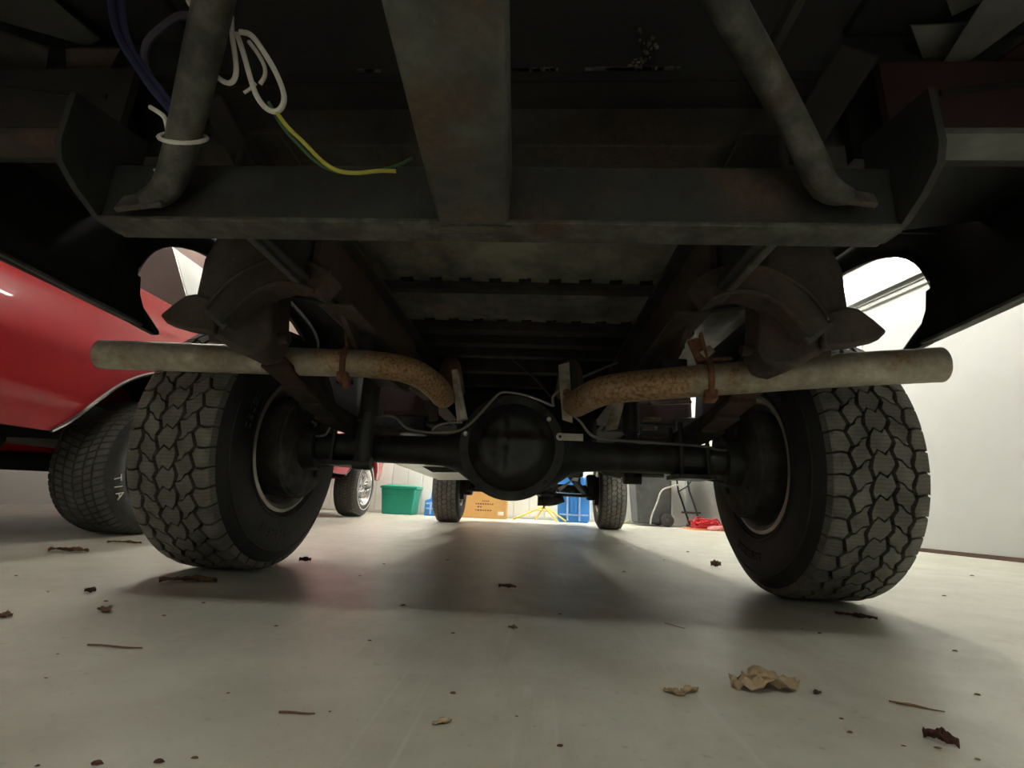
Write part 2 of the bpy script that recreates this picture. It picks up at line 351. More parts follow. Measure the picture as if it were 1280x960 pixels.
def make_wheel(parent, name, loc):
    loc = Vector(loc); rb = MB()
    # +x is the side facing the middle of the truck
    rb.lathe([(.120, .196), (.126, .206), (.124, .216), (.117, .216), (.113, .200), (.085, .193), (.06, .188), (.045, .172), (-.02, .170), (-.045, .186), (-.10, .193), (-.117, .214), (-.124, .214), (-.122, .203), (-.10, .186), (-.055, .178), (-.05, .12), (-.06, .06), (-.06, .001),
              (-.052, .001), (-.052, .06), (-.042, .12), (-.045, .165), (-.02, .163), (.045, .165), (.058, .180), (.085, .186), (.112, .190)], 0, loc, 56, closed=True)
    rim = rb.build(name, 'rim_silver', parent, origin=loc)
    ty = MB(); half = [(.104, .204), (.120, .212), (.128, .225), (.136, .262), (.139, .300), (.136, .325), (.129, .348), (.1205, .357), (.1195, .362), (.112, .370), (.10, .3755), (.05, .3765), (0, .377)]
    prof = half + [(-a, b_) for a, b_ in reversed(half[:-1])]
    ty.lathe(prof, 0, loc, 72).build('tyre', 'rubber', rim, origin=loc)
    # raised rings on the sidewall
    rg = MB()
    for rr, hx in ((.232, .1305), (.334, .1335)):
        for sd in (1, -1): rg.lathe([(sd * (hx - .004), rr - .004), (sd * (hx + .0018), rr - .002), (sd * (hx + .0018), rr + .002), (sd * (hx - .004), rr + .004)], 0, loc, 64)
    rg.build('sidewall_ring', 'rubber', rim, origin=loc)
    # raised lettering, too worn to read: short bars on an arc of the sidewall
    lt = MB()
    for a0, nn in ((-2.05, 7), (.6, 7), (2.6, 6)):
        for j in range(nn):
            a = a0 + j * .085; s_ = random.choice((.012, .016))
            for u0 in (-.010, .010) if j % 2 else (-.010, 0, .010):
                r0 = .283 + u0
                def pt(r2, a2, h): return (loc.x + h, loc.y + r2 * math.cos(a2), loc.z + r2 * math.sin(a2))
                da = s_ / .283
                lt.hexa([pt(r0 - .0018, a, .136), pt(r0 - .0018, a + da, .136), pt(r0 + .0018, a + da, .136), pt(r0 + .0018, a, .136)],
                        [pt(r0 - .0018, a, .1405), pt(r0 - .0018, a + da, .1405), pt(r0 + .0018, a + da, .1405), pt(r0 + .0018, a, .1405)])
    tag(lt.build('sidewall_lettering', 'rubber_worn', rim, origin=loc), kind='stuff')
    o = bpy.data.objects.new('tread', TREAD); COL.objects.link(o); hook(o, rim, loc)
    return rim
TREAD = tread_mesh('tread')
WB, TH = 3.728, .882
truck = thing('pickup_truck', (0, 1.8, 0), 'pickup truck seen from underneath at its hitch, black and rusty, with knobbly tyres', 'truck')
wl = make_wheel(truck, 'rear_wheel', (-TH, 0, R_))
wr = copy_part(wl, truck, (TH, 0, R_), PI)
fl = copy_part(wl, truck, (-TH + .02, WB, R_), 0); fl.name = 'front_wheel'
fr = copy_part(wl, truck, (TH - .02, WB, R_), PI); fr.name = 'front_wheel'

# ------------------------------------------------------------------ truck frame and bed
for s in (-1, 1):
    rail = MB()
    x0, x1 = s * .425, s * .413
    rail.box(min(x0, x1), max(x0, x1), -.94, 4.4, .655, .80)
    xa, xb = s * .425, s * .398
    rail.box(min(xa, xb), max(xa, xb), -.94, 4.4, .650, .660); 
    xb = s * .36
    rail.box(min(xa, xb), max(xa, xb), -.94, 4.4, .792, .803)
    o = rail.build('frame_rail', 'frame_black', truck, bevel=.003)
    MB().box(min(s * .428, s * .414), max(s * .428, s * .414), -.94, -.655, .642, .651).build('rail_edge', 'edge_worn_lit', o, bevel=.002)
    MB().box(min(s * .425, s * .352), max(s * .425, s * .352), -.60, .9, .6435, .650).build('rail_flange', 'hanger_brown', o, bevel=.002)
    # rusty inner reinforcement and stepped brackets
    xb = s * .405; xc = s * .355
    MB().prism([(-.70, .80), (-.70, .70), (-.58, .66), (-.45, .60), (-.20, .575), (.05, .60), (.10, .80)], 0, min(xb, xb + s * -.012), max(xb, xb + s * -.012)).build('rail_plate', 'frame_rusty', o)
    MB().box(min(s * .365, s * .43), max(s * .365, s * .43), -.42, -.16, .565, .60).build('rail_foot', 'hitch_black', o, bevel=.004)
# corrugated floor of the bed
xs = []; x = -.62
rows = []
prof = []
x = -.68
while x < .68:
    prof += [(x, .852), (x + .022, .852), (x + .026, .8545), (x + .059, .8545), (x + .063, .852)]; x += .085
bed = MB().grid([[(px_, -.84, pz) for px_, pz in prof], [(px_, 1.15, pz) for px_, pz in prof]]).build('bed_floor', 'bed_steel', truck, solid=.003)
for y, wd, z0 in ((-.285, .030, .832), (.045, .055, .828), (.155, .05, .815), (.27, .035, .805), (.45, .04, .79), (.72, .05, .79)):
    MB().prism([(y - wd, .851), (y - wd * .55, .847), (y - wd * .5, z0), (y + wd * .5, z0), (y + wd * .55, .847), (y + wd, .851)], 0, -.60, .60).build('bed_sill', 'frame_black', bed, bevel=.002)
for y, z in ((-.322, .8495), (-.012, .8495)):       # dark slots where the floor corrugations meet the sills
    nb = MB(); x = -.34
    while x < .36: nb.box(x, x + .034, y - .012, y + .008, z - .003, z + .003); x += .085
    tag(nb.build('sill_slots', 'dark_sheet', bed), kind='stuff')
MB().lathe([(-.004, .012), (.004, .012), (.004, .018), (-.004, .018)], 2, at(650, 441, 1, .30), 16, closed=True).build('tie_ring', 'line_steel', bed)
# bed sides with squared wheel openings
arch = [(-.405, .640), (-.455, .672), (-.485, .715), (-.490, .76), (-.475, .82), (-.445, .87), (-.39, .912), (-.30, .945), (-.18, .965)]
arch = arch + [(0, .97)] + [(-a, b_) for a, b_ in reversed(arch)]
def bedside(s):
    y0, y1 = -1.22, 1.19
    up_ = [q for q in arch if q[1] >= .76]; ya = up_[0][0]
    low = lambda y: .665 - (.02 if y > -.7 else .02 * max(0, (y + 1.22) / .5))
    cols = [(y0 + (ya - y0) * k / 8, low(y0 + (ya - y0) * k / 8)) for k in range(9)] + [(ya + .0005, .76)] + up_[1:-1] + [(-ya - .0005, .76)] + [(-ya + (y1 + ya) * k / 5, .64) for k in range(6)]
    rows = []
    for y, zb in cols:
        row = []
        for k in range(7):
            z = zb + (1.28 - zb) * k / 6
            row.append((s * (.955 + .045 * math.sin(min(1, max(0, (z - .55) / .5)) * PI / 2)), y, z))
        rows.append(row)
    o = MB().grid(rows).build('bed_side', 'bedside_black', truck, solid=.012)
    # rolled lip round the opening and along the lower edge
    lip = [(s * (.962 if zb < .7 else .985), y, zb) for y, zb in arch]
    MB().tube(lip, .006, 8, 1).build('arch_lip', 'bedside_black', o)
    lo = MB()
    lo.hexa([(s * .985, -1.22, .668), (s * .985, -.47, .640), (s * .955, -.46, .636), (s * .94, -1.22, .662)], [(s * .985, -1.22, .675), (s * .985, -.47, .648), (s * .955, -.46, .644), (s * .94, -1.22, .669)])
    lo.build('lower_lip', 'bumper_grey', o, bevel=.002)
    # torn tip of the lower lip
    tp = MB().prism([(-.56, .648), (-.47, .636), (-.405, .632), (-.395, .638), (-.455, .672), (-.483, .715), (-.4925, .757), (-.56, .765)], 0, min(s * .962, s * .976), max(s * .962, s * .976)); tp.build('lip_end', 'bedside_black', o)
    # inner wheel tub
    tub = MB(); rws = []; tp_ = []
    for k in range(15):
        a = PI * k / 14
        tp_.append((-.54 * math.cos(a), .88 + .15 * math.sin(a) ** .6 if 0 < k < 14 else .88))
    for y, z in tp_: rws.append([(s * .98, y, z), (s * .80, y, z), (s * .62, y, z)])
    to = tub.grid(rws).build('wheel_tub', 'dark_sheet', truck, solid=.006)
    MB().prism(tp_, 0, min(s * .62, s * .612), max(s * .62, s * .612)).build('tub_wall', 'dark_sheet', to)
bedside(-1); bedside(1)
# inner rear corner sheets behind each wheel
for s in (-1, 1):
    MB().hexa([(s * .60, -.62, .80), (s * .99, -.62, .86), (s * .99, -1.0, .86), (s * .60, -1.0, .80)], [(s * .60, -.62, .81), (s * .99, -.62, .87), (s * .99, -1.0, .87), (s * .60, -1.0, .81)]).build('corner_sheet', 'dark_sheet', truck)

for s in (-1, 1):
    MB().box(min(s * .52, s * .975), max(s * .52, s * .975), -.935, -.920, .752, 1.26).build('tail_pan', 'dark_sheet', truck)
# ------------------------------------------------------------------ hitch
hx = MB().box(-.558, .518, -.997, -.953, .600, .688).build('hitch_crossmember', 'hitch_black', truck, bevel=.004)
rc = MB().hexa([at(475, 0, 2, .59) + Vector((-.004, -.06, .02)), at(625, 0, 2, .59) + Vector((.004, -.06, .02)), at(637, 285, 2, .597), at(548, 285, 2, .597)],
               [at(475, 0, 2, .59) + Vector((-.004, -.06, .10)), at(625, 0, 2, .59) + Vector((.004, -.06, .10)), at(637, 285, 2, .597) + Vector((0, 0, .09)), at(548, 285, 2, .597) + Vector((0, 0, .09))])
rco = rc.build('receiver_tube', 'receiver', hx, bevel=.006)
MB().box(-.559, .519, -.999, -.951, .5965, .6035).build('lower_flange', 'edge_worn_lit', hx, bevel=.002)  # paler strip: floor bounce light on the flange is put into its colour
wb = MB().tube([at(540, 287, 2, .599), at(560, 284, 2, .598), at(600, 286, 2, .597), at(640, 283, 2, .599)], .006, 8, 2); wb.build('weld_bead', 'receiver', hx)
for s, xx in ((-1, -.558), (1, .518)):
    MB().prism([(-.955, .600), (-.985, .599), (-1.0, .602), (-1.035, .620), (-1.062, .641), (-1.070, .665), (-1.070, .74), (-.955, .76)], 0, min(xx, xx + s * .009), max(xx, xx + s * .009)).build('end_plate', 'hitch_black', hx)
    # lower valance flange, outward of the end plate
    MB().box(min(xx + s * .01, s * .97), max(xx + s * .01, s * .97), -.995, -.945, .742, .752).build('valance_flange', 'bumper_grey' if s > 0 else 'frame_rusty', truck)
    MB().box(min(xx + s * .01, s * .97), max(xx + s * .01, s * .97), -.997, -.985, .752, .86).build('valance_face', 'truck_red_inner' if s > 0 else 'dark_brown_sheet', truck)
# stepped sheets above the crossmember
MB().box(-.62, .60, -.905, -.85, .80, .885).build('rear_sill', 'frame_black', truck, bevel=.003)
MB().box(-.62, .60, -.955, -.895, .872, .89).build('sill_flange', 'dark_brown_sheet', truck)
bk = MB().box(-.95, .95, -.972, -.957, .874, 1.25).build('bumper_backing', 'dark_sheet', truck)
cr = MB(); random.seed(3)
for k in range(190):
    if k < 80: px_, py_ = random.gauss(790, 28), 112 + abs(random.gauss(0, 5)) * -1 + 12
    elif k < 120: px_, py_ = random.gauss(665, 18), random.gauss(124, 3)
    elif k < 140: px_, py_ = random.gauss(458, 9), random.gauss(127, 2)
    else:
        q = random.random(); px_, py_ = 795 + 18 * math.sin(q * 5) + random.gauss(0, 5), 35 + q * 75
    if py_ > 131: continue
    p_ = at(px_, py_, 1, -.973); a_ = random.uniform(.0005, .0019)
    cr.box(p_.x - a_ * 1.6, p_.x + a_ * 1.6, p_.y - .003, p_.y + .003, max(.876, p_.z - a_), max(.876, p_.z - a_) + 2 * a_)
tag(cr.build('mud_crust', 'crust', bk), kind='stuff')
# step bumper above and behind the hitch
bp = MB()
bp.box(-.93, -.12, -1.36, -1.12, .93, .945).box(.10, .93, -1.36, -1.12, .93, .945).box(-.93, -.50, -1.12, -.975, .93, .945).box(.50, .93, -1.12, -.975, .93, .945).box(-.12, .10, -1.36, -1.30, .93, .945).box(-.93, .93, -1.37, -1.355, .86, 1.06)
bpo = bp.build('rear_bumper', 'dark_sheet', truck, bevel=.004)
def sheet(pts, name, mat, parent, th=.005):
    a = [Vector(q) for q in pts]; n = (a[1] - a[0]).cross(a[2] - a[0]).normalized()
    if n.z < 0: n = -n
    k = len(a); mb = MB(); mb.add(a + [q + n * th for q in a], [tuple(range(k)), tuple(range(2 * k - 1, k - 1, -1))] + [(i, (i + 1) % k, k + (i + 1) % k, k + i) for i in range(k)])
    return mb.build(name, mat, parent)
sheet([at(1139, 33, 2, .90), at(1216, 29, 2, .91), at(1163, 98, 2, .89)], 'end_gusset', 'bumper_grey', bpo)
sheet([at(1165, 100, 2, .875), at(1185, 96, 2, .872), at(1282, 25, 2, .885), at(1282, -10, 2, .89), at(1235, -10, 2, .90)], 'end_fold', 'bumper_grey', bpo)
sheet([at(1165, 118, 2, .865), at(1195, 112, 2, .865), at(1284, 52, 2, .87), at(1284, 112, 2, .865)], 'end_fold', 'truck_red_inner', bpo)
sheet([at(1190, 20, 2, .92), at(1250, -8, 2, .92), at(1180, -8, 2, .93)], 'end_gusset', 'bumper_grey', bpo)
sheet([at(-4, -6, 2, .92), at(60, -6, 2, .92), at(125, 50, 2, .90), at(110, 58, 2, .90), at(-4, 25, 2, .91)], 'end_fold', 'hitch_black', bpo)
sheet([at(-4, 40, 2, .90), at(60, 62, 2, .89), at(55, 110, 2, .885), at(-4, 100, 2, .89)], 'end_gusset', 'frame_black', bpo)
sheet([at(82, 62, 2, .88), at(150, 62, 2, .88), at(125, 108, 2, .87), at(85, 108, 2, .87)], 'end_gusset', 'frame_rusty', bpo)
# tubular braces with flattened feet
bl = MB().tube([(-.285, -1.235, .945), dep(276, -40, .535), dep(268, 0, .55), dep(250, 80, .58), dep(228, 178, .628), dep(213, 230, .640), dep(196, 246, .642), dep(180, 249, .644)], [.0215, .0215, .021, .021, .020, .019, .016, .011], 14, 1)
blo = bl.build('bumper_brace', 'edge_worn_lit', truck)
MB().bar(dep(208, 248, .640), dep(150, 255, .652), .008, .030, (0, .35, 1)).build('brace_foot', 'edge_worn_lit', blo, bevel=.003)
b2 = MB().tube([(.17, -1.24, .945), dep(880, -45, .505), dep(905, 0, .52), dep(960, 95, .56), dep(1010, 190, .586), dep(1028, 232, .592), dep(1045, 243, .592), dep(1062, 246, .592)], [.0195, .0195, .019, .018, .0175, .017, .015, .010], 14, 1)
b2o = b2.build('bumper_brace', 'edge_worn_lit', truck)
MB().bar(dep(1032, 243, .592), dep(1094, 251, .590), .008, .024, (0, .35, 1)).build('brace_foot', 'edge_worn_lit', b2o, bevel=.003)
# diagonal sheet braces beyond the tubes
MB().bar(dep(1075, 62, .66), dep(985, 205, .74), .055, .012, (0, -1, .3)).build('frame_horn_brace', 'dark_brown_sheet', truck, bevel=.004)
MB().bar(dep(1002, -10, .60), dep(965, 60, .66), .012, .02).build('inner_strut', 'hitch_black', truck)
MB().bar(dep(262, 120, .70), dep(318, 225, .78), .035, .010, (0, -1, .3)).build('frame_horn_brace', 'dark_brown_sheet', truck, bevel=.004)
# wiring
def wire(pts, r_, mat, name='wire', d=.6, par=None):
    q = [dep(p_[0], p_[1], p_[2] if len(p_) > 2 else d) for p_ in pts]
    return MB().tube(q, r_, 8, 2).build(name, mat, par or truck)
wire([(289, 20), (290, 45), (294, 70), (296, 92), (290, 105), (278, 102), (268, 93)], .0032, 'wire_white', d=.60)
wire([(296, 42), (304, 65), (312, 95), (320, 120), (332, 136), (345, 141), (354, 133), (356, 118), (345, 90), (330, 65), (314, 42), (300, 40)], .0034, 'wire_white', d=.60)
wire([(311, 52), (322, 66), (331, 82), (332, 95), (325, 105)], .0026, 'wire_white', d=.61); wire([(305, 116), (312, 112), (320, 104)], .002, 'wire_white', d=.61)
wire([(344, 138, .60), (360, 160, .60), (380, 178, .605), (400, 200, .61), (420, 214, .615), (445, 217, .62), (475, 213, .63), (495, 214, .635)], .0026, 'wire_yellow')
wire([(336, 128, .605), (352, 158, .605), (376, 184, .61), (398, 206, .615), (425, 217, .62), (470, 215, .63), (498, 207, .64), (515, 198, .66)], .0022, 'wire_green')
wire([(138, -20), (140, 20), (150, 52), (172, 85), (190, 112), (206, 130), (216, 142)], .0045, 'wire_blue', d=.63)
wire([(152, -20), (152, 20), (160, 55), (182, 88), (200, 112), (215, 132)], .0045, 'wire_blue', d=.635)
wire([(247, 22), (226, 18), (208, 30), (186, 48), (180, 66), (182, 84), (190, 104)], .005, 'wire_purple', d=.64)
wire([(234, -4), (238, 6), (246, 12)], .0035, 'wire_white', d=.58)
# cable tie round the left brace
c0 = dep(229, 172, .627); ax_ = (dep(213, 230, .640) - dep(250, 80, .58)).normalized(); e1 = ax_.orthogonal().normalized(); e2 = ax_.cross(e1)
MB().tube([c0 + (e1 * math.cos(a * PI / 10) + e2 * math.sin(a * PI / 10)) * .0245 + ax_ * (.012 * math.cos(a * PI / 10)) for a in range(21)], .0028, 8).build('cable_tie', 'wire_white', blo)
wire([(188, 134, .625), (198, 140, .622), (206, 146, .62), (209, 158, .618), (211, 170, .617)], .003, 'wire_white', 'cable_tie_tail', par=blo)
wire([(193, 212, .66), (198, 218, .66)], .002, 'wire_white', 'cable_tie_tail', par=blo)

# ------------------------------------------------------------------ spring hangers
def hanger(s):
    y0, y1 = -.665, -.575
    body = [(.520, .80), (.640, .80), (.668, .72), (.668, .62), (.662, .575), (.612, .545), (.570, .520), (.535, .506), (.505, .512), (.490, .545), (.500, .62), (.505, .70)]
    mb = MB().prism([(s * a, b_) for a, b_ in (body if s > 0 else body)], 1, y0, y1)
    o = mb.build('spring_hanger', 'hanger_brown', truck, bevel=.012)
    ear = [(.600, .615), (.655, .632), (.675, .628), (.700, .606), (.722, .582), (.705, .566), (.668, .556), (.600, .545)]
    MB().prism([(s * a, b_) for a, b_ in ear], 1, y0 - .015, y0 + .02).build('hanger_ear', 'hanger_brown', o, bevel=.006)
    # curved horn from the rail out and down to the hanger
    pts = [(.36, .668), (.40, .688), (.455, .698), (.505, .688), (.555, .655), (.585, .615), (.600, .585)]
    pin = [(.385, .628), (.42, .642), (.455, .646), (.490, .636), (.520, .612), (.545, .580), (.562, .556)]
    hb = MB(); n = len(pts)
    for yy0, yy1 in ((y0 - .045, y0 - .032),):
        outl = [(s * a, b_) for a, b_ in pts] + [(s * a, b_) for a, b_ in reversed(pin)]
        for i in range(n - 1):
            q = [pts[i], pts[i + 1], pin[i + 1], pin[i]]
            hb.hexa([(s * a, yy0, b_) for a, b_ in q], [(s * a, yy1 + .05, b_) for a, b_ in q])
    ho = hb.build('spring_horn', 'hanger_brown', o)
    for L in (pts, pin):
        MB().tube([(s * a, y0 - .046, b_) for a, b_ in L], .0055, 8, 1).build('horn_rim', 'hanger_brown', ho)
    MB().bar((s * .60, y0 - .04, .585), (s * .555, y0 - .04, .548), .008, .014).build('horn_lip', 'bumper_grey', ho)
    MB().tube([(s * .47, y0 + .04, .555), (s * .64, y0 + .04, .555)], .011, 10).build('shackle_bolt', 'frame_rusty', o)
    MB().prism([(s * .40, .80), (s * .53, .80), (s * .53, .67), (s * .43, .655)], 1, y1 - .02, y1).build('hanger_web', 'frame_black', o)
hanger(-1); hanger(1)

# ------------------------------------------------------------------ leaf springs, shocks
def springs(s):
    o = None; xc = s * .555
    for k in range(5):
        L0, L1 = -.62 + .10 * k * (k > 0) + (.0 if k == 0 else .0), .70 - .13 * k
        pts = []
        for j in range(13):
            y = L0 + (L1 - L0) * j / 12
            z = .478 - .0095 * k + (.075 * (y / .62) ** 2 if y < 0 else .09 * (y / .7) ** 2)
            pts.append((y, z))
        mb = MB()
        for j in range(12):
            (ya, za), (yb, zb) = pts[j], pts[j + 1]
            mb.hexa([(xc - .032, ya, za), (xc + .032, ya, za), (xc + .032, yb, zb), (xc - .032, yb, zb)], [(xc - .032, ya, za + .008), (xc + .032, ya, za + .008), (xc + .032, yb, zb + .008), (xc - .032, yb, zb + .008)])
        if o is None: o = mb.build('leaf_spring', 'leaf_steel', truck)
        else: mb.build('spring_leaf', 'leaf_steel', o)
    MB().tube([(xc - .036, -.625, .56), (xc + .036, -.625, .56)], .022, 14).build('spring_eye', 'leaf_steel', o)
    for yy in (-.055, .055):
        for xx in (-.04, .04):
            MB().tube([(xc + xx, yy, .345), (xc + xx, yy, .505)], .007, 8).build('u_bolt', 'axle_black', o)
    MB().box(xc - .055, xc + .055, -.075, .075, .330, .345).build('spring_plate', 'axle_black', o, bevel=.003)
springs(-1); springs(1)
sh = MB().lathe([(.36, .012), (.37, .024), (.52, .024), (.52, .029), (.66, .029), (.67, .012), (.72, .010)], 2, (-.472, -.10, -.03), 20, caps=True).build('shock_absorber', 'axle_black', truck)
MB().tube([(-.50, -.10, .335), (-.445, -.10, .335)], .02, 14).build('shock_eye', 'axle_black', sh)
sh = MB().lathe([(.36, .012), (.37, .024), (.52, .024), (.52, .029), (.66, .029), (.67, .012), (.72, .010)], 2, (.40, .14, -.03), 20, caps=True).build('shock_absorber', 'axle_black', truck)
MB().tube([(.37, .14, .335), (.43, .14, .335)], .02, 14).build('shock_eye', 'axle_black', sh)

# ------------------------------------------------------------------ rear axle
AX, AZ = -.013, .392
axl = MB()
axl.lathe([(-.715, .036), (-.715, .058), (-.69, .060), (-.685, .046), (-.30, .0465), (-.24, .050), (-.19, .066), (-.14, .10), (-.09, .125), (.07, .125), (.12, .10), (.17, .066), (.22, .050), (.28, .0465), (.685, .046), (.69, .060), (.715, .058), (.715, .036)], 0, (0, 0, AZ), 32, caps=True)
axle = axl.build('rear_axle', 'axle_black', truck)
dz = AZ + .012
MB().lathe([(.02, .128), (-.075, .140), (-.078, .163), (-.102, .163), (-.104, .134), (-.075, .128)], 1, (AX, 0, dz), 48, closed=True).build('cover_flange', 'axle_black', axle, bevel=.002)
cv = MB(); rows = []
for i in range(13):
    q = i / 12; rr = .136 * (1 - q)
    row = []
    for j in range(49):
        a = 2 * PI * j / 48; xx, zz = rr * math.cos(a), rr * math.sin(a)
        h = .10 + .060 * min(1, (1 - (rr / .136) ** 2.6) * 1.5)
        if zz > .02: h -= .012 * min(1, (zz - .02) / .02) * (1 if rr < .115 else 0)
        if abs(xx + .03) < .018 and rr < .118: h += .008
        row.append((AX + xx, -h, dz + zz))
    rows.append(row)
cv.grid(rows).build('differential_cover', 'cover_black', axle, ang=60)
for k in range(12):
    a = 2 * PI * (k + .5) / 12; p_ = Vector((AX + .150 * math.cos(a), -.102, dz + .150 * math.sin(a)))
    MB().lathe([(0, .009), (-.008, .009), (-.009, .006), (-.009, .001)], 1, p_, 6).build('cover_bolt', 'axle_black', axle)
for px_, py_ in ((582, 542), (686, 524)):
    p_ = at(px_, py_, 1, -.118)
    MB().lathe([(0.004, .0075), (-.006, .0075), (-.009, .004), (-.009, .0005)], 1, p_, 12).build('bright_bolt', 'bolt_bright', axle)
a_ = at(700, 546, 1, -.112); b_ = at(729, 547, 1, -.112)
tg = MB().bar(a_ + Vector((.004, 0, 0)), b_, .003, .022, (0, 0, 1)); tg.build('axle_tag', 'metal_tag', axle, bevel=.001)
MB().lathe([(-.003, .004), (-.003, .012), (.002, .012), (.002, .004)], 1, a_ + Vector((0, -.001, 0)), 20, closed=True).build('tag_eyelet', 'metal_tag', axle)
MB().lathe([(0, .005), (-.006, .005), (-.006, .001)], 1, a_ + Vector((0, -.001, 0)), 6).build('tag_bolt', 'axle_black', axle)
for s in (-1, 1):
    MB().lathe([(s * .700, .03), (s * .700, .150), (s * .704, .164), (s * .712, .166), (s * .714, .172), (s * .735, .172), (s * .745, .168), (s * .79, .164), (s * .80, .150), (s * .80, .03)], 0, (0, 0, AZ), 48).build('brake_drum', 'drum', axle)
    MB().lathe([(s * .655, .045), (s * .655, .075), (s * .70, .078), (s * .70, .045)], 0, (0, 0, AZ), 24, closed=True).build('hub_flange', 'axle_black', axle)
    for a in (.9, 2.2, 4.0, 5.4):
        MB().lathe([(s * .70, .011), (s * .692, .011), (s * .69, .007), (s * .69, .001)], 0, (0, .115 * math.cos(a), AZ + .115 * math.sin(a)), 8).build('backing_bolt', 'drum', axle)
    MB().lathe([(s * .70, .026), (s * .682, .024), (s * .680, .012), (s * .680, .001)], 0, (0, -.03, AZ + .105), 16).build('wheel_cylinder', 'axle_black', axle)
def line(pts, r_=.0042, name='brake_line', mat='line_steel', par=None):
    MB().tube([at(p_[0], p_[1], 1, p_[2]) for p_ in pts], r_, 8, 2).build(name, mat, par or axle)
line([(390, 527, -.04), (397, 531, -.04), (386, 540, -.05), (389, 545, -.05), (408, 545, -.06), (411, 536, -.06), (416, 530, -.06), (430, 527, -.06), (452, 525, -.06), (478, 519, -.08), (494, 520, -.09), (502, 530, -.10), (512, 538, -.10), (540, 541, -.11), (568, 541, -.11), (584, 534, -.12), (606, 511, -.12), (622, 492, -.11), (632, 489, -.10), (662, 495, -.09), (690, 507, -.09)])
line([(539, 540, -.10), (545, 532, -.10), (560, 528, -.10), (578, 528, -.09)], .0035)
line([(692, 508, -.10), (690, 497, -.10), (697, 488, -.10), (720, 475, -.06), (745, 464, 0), (772, 453, .05)], .0042)
line([(716, 519, -.12), (726, 527, -.12), (734, 540, -.11), (745, 548, -.10), (780, 551, -.08), (840, 555, -.06), (885, 558, -.06), (894, 562, -.05), (910, 563, -.05), (917, 559, -.04)])
line([(640, 450, .1), (665, 468, 0), (690, 497, -.08)], .003, mat='axle_black')
# parking brake cables
line([(366, 588, -.02), (420, 581, .0), (500, 573, .3)], .004, 'brake_cable', 'axle_black'); line([(832, 588, .2), (870, 597, .02), (905, 603, -.02)], .004, 'brake_cable', 'axle_black')

# ------------------------------------------------------------------ exhaust
def pipe(pts, rad, nrust):
    pts = [Vector(q) for q in pts]
    sm, o = pts, None
    for _ in range(3):
        q = [sm[0]]
        for i in range(len(sm) - 1): q += [sm[i].lerp(sm[i + 1], .25), sm[i].lerp(sm[i + 1], .75)]
        sm = q + [sm[-1]]
    o = MB().tube(sm, rad, 24, 0, caps=False).build('exhaust_pipe', 'exhaust', truck, solid=.003, off=-1)
    return o
pl_ = pipe([at(127, 443, 1, -.54), at(270, 448, 1, -.50), at(400, 453, 1, -.455), at(470, 455, 1, -.42), at(520, 464, 1, -.38), at(548, 486, 1, -.30), at(556, 500, 1, -.20), at(560, 470, 1, .0), at(565, 450, 1, .3), at(575, 500, 1, .9)], .0345, .42)
pr_ = pipe([at(1176, 456, 1, -.58), at(1040, 463, 1, -.545), at(890, 475, 1, -.50), at(800, 482, 1, -.46), at(755, 487, 1, -.42), at(728, 500, 1, -.34), at(716, 508, 1, -.22), at(716, 470, 1, .0), at(712, 455, 1, .3), at(700, 500, 1, .9)], .0365, .36)
def clamp(c, par, d, r_):
    d = Vector(d).normalized(); e1 = Vector((0, 0, 1)); e1 = (e1 - d * e1.dot(d)).normalized(); e2 = d.cross(e1); c = Vector(c)
    o = MB().tube([c + (e1 * math.cos(2 * PI * k / 20) + e2 * math.sin(2 * PI * k / 20)) * (r_ + .004) for k in range(21)], .007, 8).build('pipe_clamp', 'clamp_rust', par)
    MB().bar(c + e1 * -(r_ + .002) - d * .014, c + e1 * -(r_ + .002) + d * .014, .05, .022).build('clamp_saddle', 'clamp_rust', par, bevel=.003)
    MB().bar(c + e1 * (r_ + .0) , c + e1 * (r_ + .075) + d * -.012, .022, .006, d).build('pipe_hanger', 'clamp_rust', par)
    return o
clamp(at(432, 455, 1, -.438), pl_, (1, .2, 0), .0345)
MB().bar(at(430, 470, 1, -.475), at(434, 486, 1, -.475), .014, .010, (0, 1, 0)).build('clamp_stud', 'clamp_rust', pl_)
clamp(at(886, 475, 1, -.498), pr_, (1, -.2, 0), .0365)
MB().bar(at(890, 436, 1, -.50), at(878, 445, 1, -.50), .02, .012, (0, 1, 0)).build('clamp_nut', 'bracket_pale', pr_, bevel=.003)
MB().bar(at(866, 425, 1, -.49), at(878, 452, 1, -.50), .026, .01, (0, 1, 0)).build('pipe_hanger', 'clamp_rust', pr_)
MB().tube([at(890, 449, 1, -.52), at(915, 448, 1, -.53)], .004, 8).build('hanger_rod', 'clamp_rust', pr_)
MB().box(-.40, -.37, -.43, -.40, .58, .655).build('hanger_rubber', 'axle_black', pl_); 
# pale bracket plates beside the pipes
def plate(quad, y, th, name, mat, par):
    q = [at(a, b_, 1, y) for a, b_ in quad]; q2 = [at(a, b_, 1, y) + Vector((0, th, 0)) for a, b_ in quad]
    return MB().hexa(q, q2).build(name, mat, par, bevel=.002)
plate([(564, 462), (572, 461), (584, 523), (571, 527)], -.22, .02, 'heat_shield_strip', 'bracket_pale', pl_)
plate([(530, 500), (547, 500), (548, 526), (537, 528)], -.10, .01, 'heat_shield_strip', 'hitch_black', pl_)
pb = plate([(698, 456), (712, 452), (716, 528), (703, 524)], -.25, .016, 'muffler_bracket', 'bracket_pale', pr_)
plate([(712, 452), (722, 458), (724, 512), (716, 520)], -.24, .010, 'bracket_side', 'hitch_black', pr_)
MB().lathe([(0, .010), (-.01, .010), (-.012, .006), (-.012, .0005)], 1, at(708, 491, 1, -.252), 8).build('bracket_bolt', 'clamp_rust', pr_)
